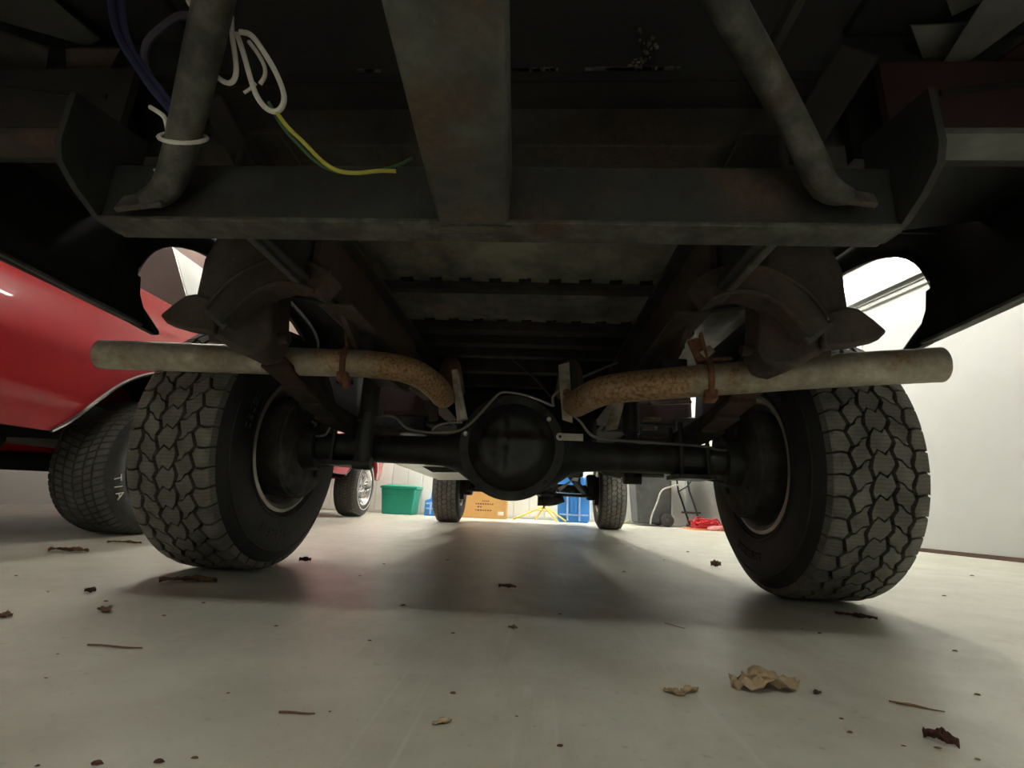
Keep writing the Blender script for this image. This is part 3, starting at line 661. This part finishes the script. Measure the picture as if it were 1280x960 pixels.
plate([(766, 500), (781, 502), (772, 536), (756, 538)], .06, .01, 'heat_shield_strip', 'bracket_pale', pr_)
plate([(812, 501), (865, 500), (865, 504), (812, 506)], .10, .02, 'cable_bracket', 'bracket_pale', truck)
plate([(805, 521), (827, 521), (827, 525), (805, 525)], .15, .02, 'cable_bracket', 'bracket_pale', truck); plate([(805, 533), (822, 533), (822, 537), (805, 537)], .15, .02, 'cable_bracket', 'bracket_pale', truck)
plate([(420, 474), (440, 474), (440, 479), (420, 479)], -.2, .02, 'cable_bracket', 'hitch_black', truck)

# ------------------------------------------------------------------ tank, cab floor, drive line, front axle
tk = MB().box(-.34, .36, .75, 1.55, .50, .80).build('fuel_tank', 'dark_sheet', truck, bevel=.03)
MB().box(-.60, .60, 1.2, 3.2, .66, .72).build('cab_floor', 'dark_sheet', truck, bevel=.01)
for s in (-1, 1): MB().box(min(s * .86, s * .985), max(s * .86, s * .985), 1.195, 1.26, .44, .76).build('cab_corner', 'bedside_black', truck, bevel=.01)
for s in (-1, 1): MB().box(min(s * .60, s * .93), max(s * .60, s * .93), 1.2, 3.0, .61, .72).build('rocker_panel', 'bedside_black', truck, bevel=.02)
MB().box(-.93, .93, 3.0, 4.6, .80, 1.1).build('engine_bay_floor', 'dark_sheet', truck)
MB().tube([(0, .16, .41), (.04, 1.9, .50)], .038, 16).build('drive_shaft', 'axle_black', truck)
MB().tube([(.06, 1.85, .52), (.06, 2.2, .52), (.05, 2.9, .54), (0, 3.4, .56)], [.12, .15, .17, .20], 16).build('gearbox', 'axle_black', truck)
MB().box(-.42, .42, 2.05, 2.17, .44, .50).build('gearbox_crossmember', 'axle_black', truck, bevel=.01)
MB().prism([(1.2, .70), (1.2, 1.30), (1.32, 1.78), (2.5, 1.80), (2.95, 1.32), (4.55, 1.25), (4.62, .80), (3.05, .80), (3.0, .70)], 0, -.975, .975).build('cab_body', 'truck_red_inner', truck, bevel=.04)
MB().box(-.80, .80, -1.20, -1.16, .88, 1.28).build('tailgate', 'truck_red_inner', truck, bevel=.01)
# pale sheet under the left sill
sheet([at(488, 578, 2, .47), at(575, 582, 2, .47), at(592, 600, 2, .42), at(548, 600, 2, .42)], 'skid_sheet', 'silver_sheet', truck, .006)
fa = MB().tube([(-.74, WB, .40), (-.45, WB, .42), (-.1, WB, .42), (.45, WB, .40), (.74, WB, .40)], [.05, .05, .045, .045, .05], 14).build('front_axle', 'axle_black', truck)
MB().lathe([(-.16, .05), (-.12, .12), (.02, .14), (.10, .09), (.14, .06)], 1, (.18, WB, .42), 20, caps=True).build('front_differential', 'axle_black', fa)
for s in (-1, 1):
    MB().lathe([(s * .70, .02), (s * .70, .15), (s * .76, .15), (s * .76, .02)], 0, (0, WB, .39), 24).build('brake_disc', 'drum', fa)
    MB().box(min(s * .62, s * .72), max(s * .62, s * .72), WB - .07, WB + .07, .29, .56).build('steering_knuckle', 'axle_black', fa, bevel=.02)
    MB().tube([(s * .52, WB - .02, .36), (s * .52, WB - .02, .80)], .035, 12).build('front_spring', 'axle_black', fa)
    MB().bar((s * .40, WB - .55, .52), (s * .60, WB - .05, .36), .05, .04).build('radius_arm', 'axle_black', fa)
MB().tube([(-.66, WB - .16, .345), (.66, WB - .16, .33)], .016, 10).build('tie_rod', 'axle_black', fa)
plate([(714, 600), (722, 588), (728, 585), (722, 602)], 3.2, .03, 'radius_arm_bracket', 'silver_sheet', fa)
plate([(697, 610), (718, 598), (712, 604), (700, 615)], 3.0, .03, 'radius_arm_bracket', 'bracket_pale', fa)
MB().tube([at(672, 626, 1, 3.2), at(690, 627, 1, 3.2), at(704, 622, 1, 3.2)], .045, 10, 1).build('drag_link', 'drum', fa)
plate([(738, 582), (800, 582), (775, 598), (758, 594)], 2.2, .05, 'torsion_bracket', 'hitch_black', truck)
MB().tube([at(798, 591, 1, 1.6), at(829, 592, 1, 1.6)], .028, 14).build('exhaust_resonator', 'dark_sheet', truck)
plate([(515, 576), (590, 576), (590, 590), (540, 590)], 1.9, .05, 'gearbox_mount', 'axle_black', truck)

# ------------------------------------------------------------------ red car
car = thing('red_car', (-2.9, 2.2, 0), 'glossy red old car with chrome wheel arch trim, left of the truck', 'car')
CY0, CY1, CX = -.75, 4.95, -2.92
def sx(z):                                        # half width profile against height
    t_ = [(.36, .93), (.44, .965), (.52, .99), (.80, 1.02), (1.0, 1.005), (1.035, .995), (1.06, .975), (1.14, .945), (1.235, .905)]
    for (z0, a), (z1, b_) in zip(t_, t_[1:]):
        if z <= z1: return a + (b_ - a) * max(0, (z - z0) / (z1 - z0))
    return t_[-1][1]
ARCH = [(-.53, .445), (-.47, .50), (-.40, .60), (-.30, .715), (-.16, .80), (0, .83), (.16, .80), (.30, .715), (.40, .60), (.46, .50), (.50, .445)]
AC = (.83, 3.97)
def archz(y):
    for yc in AC:
        for (a, za), (b_, zb) in zip(ARCH, ARCH[1:]):
            if a <= y - yc <= b_: return za + (zb - za) * (y - yc - a) / (b_ - a)
    return .445
def tap(y): return 1 - .10 * max(0, (.0 - y) / .75) ** 2 - .12 * max(0, (y - 4.2) / .75) ** 2
ysn = sorted(set([CY0 + k * (CY1 - CY0) / 60 for k in range(61)] + [yc + a for yc in AC for a, z in ARCH]))
zfix = [.52, .62, .74, .86, .97, 1.035, 1.06, 1.14, 1.20, 1.235]
rows = []
for y in ysn:
    zb = archz(y); row = [(CX + (sx(zb) - .03) * tap(y), y, zb - .0)]
    for z in [zb] + [max(zb + .002 * k, z) for k, z in enumerate(zfix)]: row.append((CX + sx(z) * tap(y), y, z))
    row += [(CX + .70, y, 1.262), (CX, y, 1.28)]
    rows.append(row)
half = MB().grid(rows)
oth = MB(); oth.v = [(2 * CX - a, b_, c_) for a, b_, c_ in half.v]; oth.f = [tuple(reversed(q)) for q in half.f]
body = MB().add(half.v, half.f).add(oth.v, oth.f)
for r_ in (rows[0], rows[-1]):
    L = [q for q in r_] + [(2 * CX - a, b_, c_) for a, b_, c_ in reversed(r_)]
    body.add(L, [tuple(range(len(L)))])
cb = body.build('body_shell', 'car_red', car, ang=35)
MB().box(CX - .86, CX + .86, CY0 + .1, CY1 - .2, .50, .60).build('floor_pan', 'under_black', car)
for s in (-1, 1):
    for yc in AC:
        MB().tube([(CX + s * (sx(z) + .004), yc + a, z) for a, z in ARCH], .011, 8, 2).build('arch_trim', 'chrome', cb)
        MB().grid([[(CX + s * xx, yc + .44 * math.cos(PI * k / 20), .42 + .42 * math.sin(PI * k / 20)) for xx in (.55, .92)] for k in range(21)]).build('wheel_well', 'under_black', cb)
MB().tube([(CX - .95, CY0 - .06, .62), (CX, CY0 - .12, .60), (CX + .95, CY0 - .06, .62)], .07, 12).build('rear_bumper', 'chrome', car)
for s in (-1, 1): MB().box(CX + s * .6 - .2, CX + s * .6 + .2, CY0 - .015, CY0 + .02, .80, .92).build('tail_lamp', 'car_red', car, bevel=.01)
# pale roof with grey rear window
bz = 1.245; c1 = at(240, 393, 2, bz); c0_ = at(191, 365, 2, bz); ap = at(217, 309, 1, c1.y + .14); ap0 = at(168, 309, 1, c0_.y + .20)
roofz = ap.z
far1 = Vector((c1.x - .05, 3.0, bz)); fara = Vector((ap.x - .02, 2.7, roofz))
rf = MB()
rf.hexa([c1, c1 + Vector((-1.55, 0, 0)), far1 + Vector((-1.5, 0, 0)), far1], [ap, ap + Vector((-1.4, 0, 0)), fara + Vector((-1.4, 0, 0)), fara])
ro = rf.build('roof', 'vinyl_light', car, bevel=.01)
nrm = Vector((0, -.02, 0))
MB().hexa([c1 + nrm * .6, c1 + Vector((-1.5, 0, 0)) + nrm * .6, ap + Vector((-1.38, 0, 0)) + nrm * .6, ap + nrm * .6], [c1, c1 + Vector((-1.5, 0, 0)), ap + Vector((-1.38, 0, 0)), ap]).build('rear_window', 'rear_glass', car)
def car_wheel(loc, hw, name, s):
    loc = Vector(loc); R0 = .335
    half = [(hw * .86, .205), (hw * .97, .215), (hw * 1.04, .25), (hw * 1.03, .285), (hw * .96, .312), (hw * .86, .326), (hw * .6, .333), (0, .335)]
    o = MB().lathe(half + [(-a, b_) for a, b_ in reversed(half[:-1])], 0, loc, 56).build(name, 'car_rubber', car, origin=loc)
    tb = MB(); n = 64; P = 2 * PI / n
    for k, (wa, wb_) in enumerate(((-.92, -.66), (-.60, -.36), (-.30, -.03), (.03, .30), (.36, .60), (.66, .92))):
        for i in range(n):
            a0 = i * P + (k % 2) * P / 2; a1 = a0 + P * .74; sk = P * .35 * (1 if k < 3 else -1)
            def pt(wq, a, r_): return (loc.x + wq * hw, loc.y + r_ * math.cos(a), loc.z + r_ * math.sin(a))
            ra = R0 + .0 - (.016 if abs(wa) > .9 else .002); rb = R0 - (.016 if abs(wb_) > .9 else .002)
            tb.hexa([pt(wa, a0, ra - .006), pt(wb_, a0 + sk, rb - .006), pt(wb_, a1 + sk, rb - .006), pt(wa, a1, ra - .006)], [pt(wa, a0, ra + .004), pt(wb_, a0 + sk, rb + .004), pt(wb_, a1 + sk, rb + .004), pt(wa, a1, ra + .004)])
    tb.build('tread', 'car_tread', o, origin=loc)
    rm = MB().lathe([(s * hw * .5, .02), (s * hw * .55, .06), (s * hw * .35, .075), (s * hw * .30, .14), (s * hw * .45, .175), (s * hw * .7, .188), (s * hw * .95, .198), (s * hw * 1.0, .210), (s * hw * .92, .212)], 0, loc, 48); rm.build('rim', 'alloy', o, origin=loc)
    for k in range(20):
        a = 2 * PI * k / 20; c_ = Vector((0, math.cos(a), math.sin(a)))
        MB().tube([loc + c_ * .065 + Vector((s * hw * .62, 0, 0)), loc + c_ * .18 + Vector((s * hw * .66, 0, 0))], .007, 6).build('spoke', 'alloy', o)
    return o
rw = car_wheel((-2.035, .86, .339), .145, 'rear_wheel', 1)
fw_ = car_wheel((-2.03, 3.97, .339), .125, 'front_wheel', 1)
car_wheel((CX * 2 + 2.035, .86, .339), .145, 'rear_wheel', -1)
MB().lathe([(.128, .262), (.1335, .262), (.1335, .255), (.128, .255)], 0, (-2.03, 3.97, .339), 56).build('white_ring', 'letter_white', fw_)
# raised white letters on the rear tyre
def letters(txt, loc, a_mid, rad, size, hx_):
    for k, ch in enumerate(txt):
        cu = bpy.data.curves.new('letter', 'FONT'); cu.body = ch; cu.size = size; cu.extrude = .0015; cu.align_x = 'CENTER'
        ob = bpy.data.objects.new('letter', cu); COL.objects.link(ob); bpy.context.view_layer.update()
        me = bpy.data.meshes.new_from_object(ob.evaluated_get(bpy.context.evaluated_depsgraph_get())); bpy.data.objects.remove(ob)
        me.materials.append(M['letter_white']); o = bpy.data.objects.new('letter', me); COL.objects.link(o)
        a = a_mid + (k - (len(txt) - 1) / 2) * size * .78 / rad   # letters stand upright at the foot of the tyre, reading along the arc
        pos = Vector((loc[0] + hx_, loc[1] + rad * math.cos(a), loc[2] + rad * math.sin(a)))
        ra = Vector((0, math.cos(a), math.sin(a))); ta = Vector((0, -math.sin(a), math.cos(a)))
        upv = -ra                                   # tops point at the hub
        mw = Matrix((ta, upv, ta.cross(upv))).transposed().to_4x4()
        o.parent = rw; WL[o.name] = pos; mw.translation = pos - WL[rw.name]; o.matrix_local = mw
letters('T/A', (-2.035, .86, .339), PI + .42, .285, .056, .1515)
# exhaust, axle and hanging parts under the car's tail
MB().tube([(-2.42, -.3, .40), (-2.42, .5, .42)], .05, 16, caps=False).build('tail_pipe', 'under_black', car, solid=.004)
MB().tube([(CX - .75, .86, .34), (CX + .75, .86, .34)], .05, 12).build('axle_tube', 'under_black', car)
MB().tube([(-2.75, -.2, .36), (-2.6, .6, .40)], .03, 10).build('exhaust_pipe', 'chrome', car)
MB().box(-3.5, -2.4, -.3, .2, .38, .52).build('fuel_tank', 'under_black', car, bevel=.03)

# ------------------------------------------------------------------ things along the far wall
def ground(px, y): p_ = at(px, 650, 1, y); return p_.x
g = thing('storage_tote', (-1.88, 5.36, 0), 'green plastic storage tote with a lid, against the far wall beside the car', 'tote')
q0, q1 = -2.12, -1.62
MB().hexa([(q0 + .03, 5.25, 0), (q1 - .03, 5.25, 0), (q1 - .03, 5.56, 0), (q0 + .03, 5.56, 0)], [(q0, 5.22, .36), (q1, 5.22, .36), (q1, 5.59, .36), (q0, 5.59, .36)]).build('tub', 'tote_green', g, bevel=.015)
MB().box(q0 - .012, q1 + .012, 5.205, 5.605, .355, .385).build('rim', 'tote_green', g, bevel=.006)
MB().hexa([(q0 - .015, 5.20, .386), (q1 + .015, 5.20, .386), (q1 + .015, 5.61, .386), (q0 - .015, 5.61, .386)], [(q0 + .10, 5.24, .415), (q1 - .04, 5.24, .405), (q1 - .04, 5.57, .405), (q0 + .10, 5.57, .415)]).build('lid', 'tote_lid', g, bevel=.005)
MB().box(q0 + .05, q1 - .05, 5.218, 5.226, .26, .27).build('moulded_rib', 'tote_lid', g)
def blue_ramp(px0, px1, y, h, label, step):
    a, c_ = at(px0, 652, 1, y).x, at(px1, 652, 1, y).x
    r_ = thing('wheel_ramp', ((a + c_) / 2, y, 0), label, 'ramp', 'blue wheel ramps')
    if step: pol = [(a, 0), (c_, 0), (c_, h), (a + (c_ - a) * .35, h), (a + (c_ - a) * .25, h * .42), (a, h * .38)]
    else: pol = [(a + .02, 0), (c_ - .02, 0), (c_, .05), (c_, h * .86), (c_ - .05, h), (a + .05, h), (a, h * .9), (a, .05)]
    MB().prism(pol, 1, y, y + .16).build('ramp_body', 'plastic_blue', r_, bevel=.012)
    for f_ in (.30, .68):
        xx = a + (c_ - a) * f_
        MB().box(xx - .013, xx + .013, y - .025, y + .002, .02, h * (.82 if not step else .34)).build('rib', 'rib_pale', r_, bevel=.004)
    for zz in (.10, h * .62) if not step else (.10, h * .3):
        MB().box(a + .02, c_ - .02, y - .018, y + .002, zz - .011, zz + .011).build('rib', 'rib_pale', r_, bevel=.004)
    for f_ in (.42, .56): 
        xx = a + (c_ - a) * f_; MB().box(xx - .018, xx + .018, y - .014, y + .002, .13, h * (.55 if not step else .28)).build('rib', 'plastic_blue', r_, bevel=.004)
blue_ramp(697, 737, 5.22, .62, 'tall blue ribbed plastic wheel ramp standing on end behind the right front tyre', False)
blue_ramp(529, 556, 5.30, .56, 'stepped blue plastic wheel ramp beside the green tote', True)
cx0, cx1 = at(572, 648, 1, 5.2).x, at(632, 648, 1, 5.2).x
bx_ = thing('cardboard_box', ((cx0 + cx1) / 2, 5.3, 0), 'brown cardboard box with faint print and a white sticker under the truck nose', 'box')
MB().box(cx0, cx1, 5.2, 5.55, 0, .40).build('carton', 'cardboard', bx_, bevel=.004)
MB().box(cx0 + .01, cx1 - .01, 5.199, 5.2005, .385, .40).build('tape', 'tape', bx_)
for k, (f0, f1, zz) in enumerate(((.50, .62, .235), (.36, .74, .195), (.40, .50, .155), (.36, .66, .11))):
    xx = cx0 + (cx1 - cx0) * f0
    while xx < cx0 + (cx1 - cx0) * f1:
        wd = random.uniform(.012, .03); MB().box(xx, xx + wd, 5.1985, 5.2, zz - .009, zz + .009).build('print_mark', 'ink', bx_); xx += wd + .012
MB().box(cx1 - .11, cx1 - .03, 5.1985, 5.2, .05, .10).build('sticker', 'paper', bx_)
# yellow stand with splayed legs
js = at(680, 650, 1, 5.15)
y_ = thing('jack_stand', (js.x, 5.15, 0), 'yellow steel stand with splayed legs on the floor in front of the far wall', 'stand')
top = Vector((js.x + .0, 5.15, .20))
for dx, dy in ((-.42, -.02), (.17, -.16), (.30, .02), (-.12, .26)):
    MB().tube([top, Vector((js.x + dx, 5.15 + dy, .012))], .012, 8).build('leg', 'yellow_paint', y_)
MB().lathe([(.17, .02), (.24, .022), (.24, .03), (.27, .03)], 2, (js.x, 5.15, 0), 12, caps=True).build('collar', 'table_black', y_)
MB().tube([Vector((js.x - .1, 5.13, .15)), Vector((js.x + .1, 5.10, .13))], .009, 8).build('cross_brace', 'yellow_paint', y_)
# wheeled bin
b0x, b1x = at(796, 658, 1, 5.1).x, at(841, 660, 1, 5.1).x
bn = thing('wheeled_bin', ((b0x + b1x) / 2, 5.3, 0), 'black plastic wheeled rubbish bin with a curved grey handle near the far wall', 'bin')
MB().hexa([(b0x + .02, 5.1, .03), (b1x - .01, 5.1, .03), (b1x - .01, 5.55, .03), (b0x + .02, 5.55, .03)], [(b0x - .03, 5.06, .98), (b1x + .02, 5.06, .98), (b1x + .02, 5.62, .98), (b0x - .03, 5.62, .98)]).build('bin_body', 'bin_black', bn, bevel=.03)
MB().hexa([(b0x - .05, 5.03, .98), (b1x + .04, 5.03, .98), (b1x + .04, 5.65, .98), (b0x - .05, 5.65, .98)], [(b0x, 5.10, 1.06), (b1x, 5.10, 1.06), (b1x, 5.6, 1.06), (b0x, 5.6, 1.06)]).build('lid', 'bin_black', bn, bevel=.02)
MB().tube([at(813, 656, 1, 5.07), at(814, 645, 1, 5.06), at(822, 628, 1, 5.04), at(826, 612, 1, 5.04), at(840, 608, 1, 5.04), at(848, 606, 1, 5.04)], .012, 8, 2).build('bar_handle', 'bin_handle', bn)
for yy in (5.05, 5.55):
    MB().lathe([(-.03, .02), (-.03, .075), (-.02, .088), (.02, .088), (.03, .075), (.03, .02)], 1, (b1x - .085, yy, .09), 24).build('wheel', 'table_black', bn)
    MB().lathe([(-.034, .001), (-.034, .022), (.0, .024)], 1, (b1x - .085, yy, .09), 16).build('wheel_hub', 'bin_black', bn)
# folding table
tb_ = thing('folding_table', (2.2, 5.25, 0), 'folding table with thin black bent steel legs beside the wheeled bin', 'table')
MB().box(2.0, 2.29, 4.85, 5.6, .78, .82).build('table_top', 'table_top', tb_, bevel=.008)
for yy in (4.98, 5.46):
    MB().tube([(2.10, yy, .78), (2.10, yy, .52), (2.16, yy, .34), (2.22, yy, .12), (2.27, yy, .0)], .013, 8, 1).build('leg', 'table_black', tb_)
MB().tube([(1.98, 4.98, .47), (2.08, 4.98, .53), (2.24, 4.98, .72)], .009, 8).build('brace', 'table_black', tb_)
MB().tube([(2.0, 4.98, .20), (2.22, 4.98, .20)], .013, 8).build('foot_bar', 'table_black', tb_)
MB().tube([(2.24, 4.98, .20), (2.24, 5.46, .20)], .012, 8).build('stretcher', 'table_black', tb_)
# tangle of red cord on an orange mat
mt_ = tag(MB().box(1.99, 2.40, 4.52, 4.92, 0, .012).build('floor_mat', 'mat_orange', bevel=.004), 'small orange mat under the tangle of red cord', 'mat')
random.seed(11)
cc = MB(); pts = []
for k in range(120):
    pts.append((2.22 + .17 * math.sin(k * .61) + random.gauss(0, .02), 4.72 + .13 * math.cos(k * .83), .022 + .15 * abs(math.sin(k * .37)) * random.random()))
cc.tube(pts, .009, 6, 1); tag(cc.build('extension_cord', 'cord_red'), 'red extension cord in a loose tangle beside the right rear tyre', 'cord')
cc = MB().tube([(2.25 + .10 * math.sin(k * .9), 4.46 + .04 * math.cos(k * 1.3), .008 + .05 * abs(math.sin(k * .5))) for k in range(26)], .007, 6, 1)
tag(cc.build('pink_cord', 'cord_pink'), 'thinner pale pink cord looped in front of the red tangle', 'cord')
cc = MB().tube([(1.04 + .016 * k + .06 * math.sin(k * 1.3), 5.12 + .10 * math.cos(k * 1.1), .016 + .05 * abs(math.sin(k * .9))) for k in range(18)], .012, 8, 1)
tag(cc.build('garden_hose', 'hose'), 'short pale olive hose lying in loops left of the bin', 'hose')

# ------------------------------------------------------------------ leaves, twigs and bits on the floor
def leaf(px, py, L, W_, rot, mat, label, curl=.35, name='dry_leaf', group=None, lift=.3):
    c_ = at(px, py, 2, 0); n, k = 17, 9; rows = []
    rs = random.Random(int(px * 7 + py))
    for i in range(n):
        u_ = i / (n - 1); wd = W_ * (math.sin(PI * (.04 + .92 * u_)) ** .8) * (1 + rs.uniform(-.25, .25)); row = []
        for j in range(k):
            v_ = j / (k - 1) * 2 - 1
            x_, y_ = (u_ - .5) * L, v_ * wd / 2
            z = .0015 + curl * W_ * abs(v_) ** 1.5 * .6 + lift * L * .12 * (1 - abs(2 * u_ - 1)) * (1 - abs(v_)) + rs.uniform(0, .16) * W_ + .10 * W_ * math.sin(u_ * 9 + v_ * 3)
            row.append((c_.x + x_ * math.cos(rot) - y_ * math.sin(rot), c_.y + x_ * math.sin(rot) + y_ * math.cos(rot), z))
        rows.append(row)
    lo = min(q[2] for r_ in rows for q in r_)
    rows = [[(a, b_, z - lo + .0008) for a, b_, z in r_] for r_ in rows]
    o = MB().grid(rows).build(name, mat, None, solid=.0008)
    return tag(o, label, 'leaf', group)
lm = leaf(957, 862, .098, .055, .12, 'leaf_tan', 'large crumpled tan leaf, the biggest on the floor in front of the right tyre', .35, lift=1.6)
leaf(862, 866, .030, .016, .5, 'leaf_tan', 'small pale curled leaf just left of the big tan leaf', .3)
leaf(843, 868, .028, .014, -.5, 'leaf_tan', 'tiny pale leaf scrap, second to the left of the big tan leaf', .3)
leaf(1177, 930, .030, .020, 2.3, 'leaf_dark', 'dark red curled leaf lying nearest the lower right corner', .9, lift=2.0)
leaf(1070, 771, .085, .022, -.55, 'leaf_dark', 'flat dark leaf in the shadow under the right rear tyre', .2)
leaf(235, 728, .13, .040, .35, 'leaf_brown', 'long brown leaf in the shadow under the left rear tyre', .2)
leaf(85, 690, .13, .045, .15, 'leaf_brown', 'long tan leaf on the floor beside the red car', .3)
leaf(155, 679, .14, .03, .1, 'leaf_brown', 'thin brown leaf between the red car tyre and the truck tyre', .2)
leaf(130, 766, .035, .02, -.4, 'leaf_brown', 'small reddish leaf in front of the left tyre', .6)
leaf(112, 741, .022, .016, .2, 'leaf_dark', 'small dark leaf crumb on the bright floor left of the long brown leaf', .8)
leaf(2, 772, .03, .02, .2, 'leaf_brown', 'brown leaf crumb at the left edge of the picture', .5)
leaf(381, 702, .04, .022, .3, 'leaf_dark', 'dark curled leaf at the foot of the left rear tyre', .9)
leaf(634, 735, .050, .024, -.2, 'leaf_brown', 'brown leaf on the floor below the differential', .4)
leaf(641, 786, .018, .012, -.2, 'leaf_brown', 'tiny brown leaf bit in the middle of the floor', .4)
leaf(895, 709, .045, .03, .1, 'leaf_brown', 'folded brown leaf standing beside the right rear tyre', 1.2)
leaf(552, 905, .022, .009, .5, 'leaf_tan', 'small narrow tan leaf near the bottom middle', .3)
leaf(1135, 882, .04, .004, -.4, 'leaf_brown', 'thin leaf stalk to the right of the big tan leaf', .3)
leaf(1022, 868, .012, .008, .4, 'leaf_dark', 'dark tip of leaf touching the right of the big tan leaf', .5)
def twig(px, py, L, rot, r_, label):
    c_ = at(px, py, 2, r_ + .0005); d = Vector((math.cos(rot), math.sin(rot), 0)); s_ = Vector((-d.y, d.x, 0))
    return tag(MB().tube([c_ - d * L / 2, c_ - d * L * .2 + s_ * L * .03, c_ + d * L * .2 - s_ * L * .02, c_ + d * L / 2 + s_ * L * .02], [r_, r_, r_ * .9, r_ * .6], 6, 1).build('twig', 'leaf_brown'), label, 'twig')
twig(143, 808, .085, .0, .0016, 'thin straight twig on the dim floor at lower left')
twig(371, 891, .040, .05, .0013, 'short twig lower left of the middle of the floor')
twig(1150, 884, .05, -.45, .0012, 'faint curved twig right of the big tan leaf')
twig(843, 782, .05, -.9, .0008, 'fine pale straw on the tyre scuffs')
random.seed(21)
spots = [(47, 958), (122, 955), (57, 848), (198, 953), (285, 867), (243, 948), (566, 792), (412, 890), (567, 867), (462, 801), (1024, 792), (1194, 814), (1222, 869), (953, 843), (1062, 916), (1130, 933), (1222, 950), (1172, 936), (700, 933), (646, 896), (1052, 899), (132, 752), (72, 818), (255, 754), (345, 783), (504, 757), (700, 768), (1003, 787), (1110, 700), (1215, 720), (1180, 745), (860, 690), (830, 700), (780, 715), (560, 700), (480, 705), (450, 720), (20, 720), (60, 740), (205, 770)]
for k, (px_, py_) in enumerate(spots):
    c_ = at(px_, py_, 2, 0); s_ = random.uniform(.0018, .0045) * (1 + .5 * max(0, c_.y + .6)); a = random.uniform(0, 3); mb = MB(); n = 6
    ring = [(c_.x + s_ * math.cos(a + j) * random.uniform(.7, 1.8), c_.y + s_ * math.sin(a + j) * random.uniform(.5, 1.0), .0005) for j in [2 * PI * q / n for q in range(n)]]
    top = [(c_.x + (x_ - c_.x) * .6, c_.y + (y_ - c_.y) * .6, s_ * .55) for x_, y_, z in ring]
    mb.add(ring + top, [tuple(range(n - 1, -1, -1)), tuple(range(n, 2 * n))] + [(i, (i + 1) % n, n + (i + 1) % n, n + i) for i in range(n)])
    tag(mb.build('debris_crumb', random.choice(('leaf_dark', 'leaf_brown', 'leaf_brown'))), 'tiny dark crumb of leaf or dirt on the concrete floor', 'debris', 'crumbs of dirt scattered on the floor')
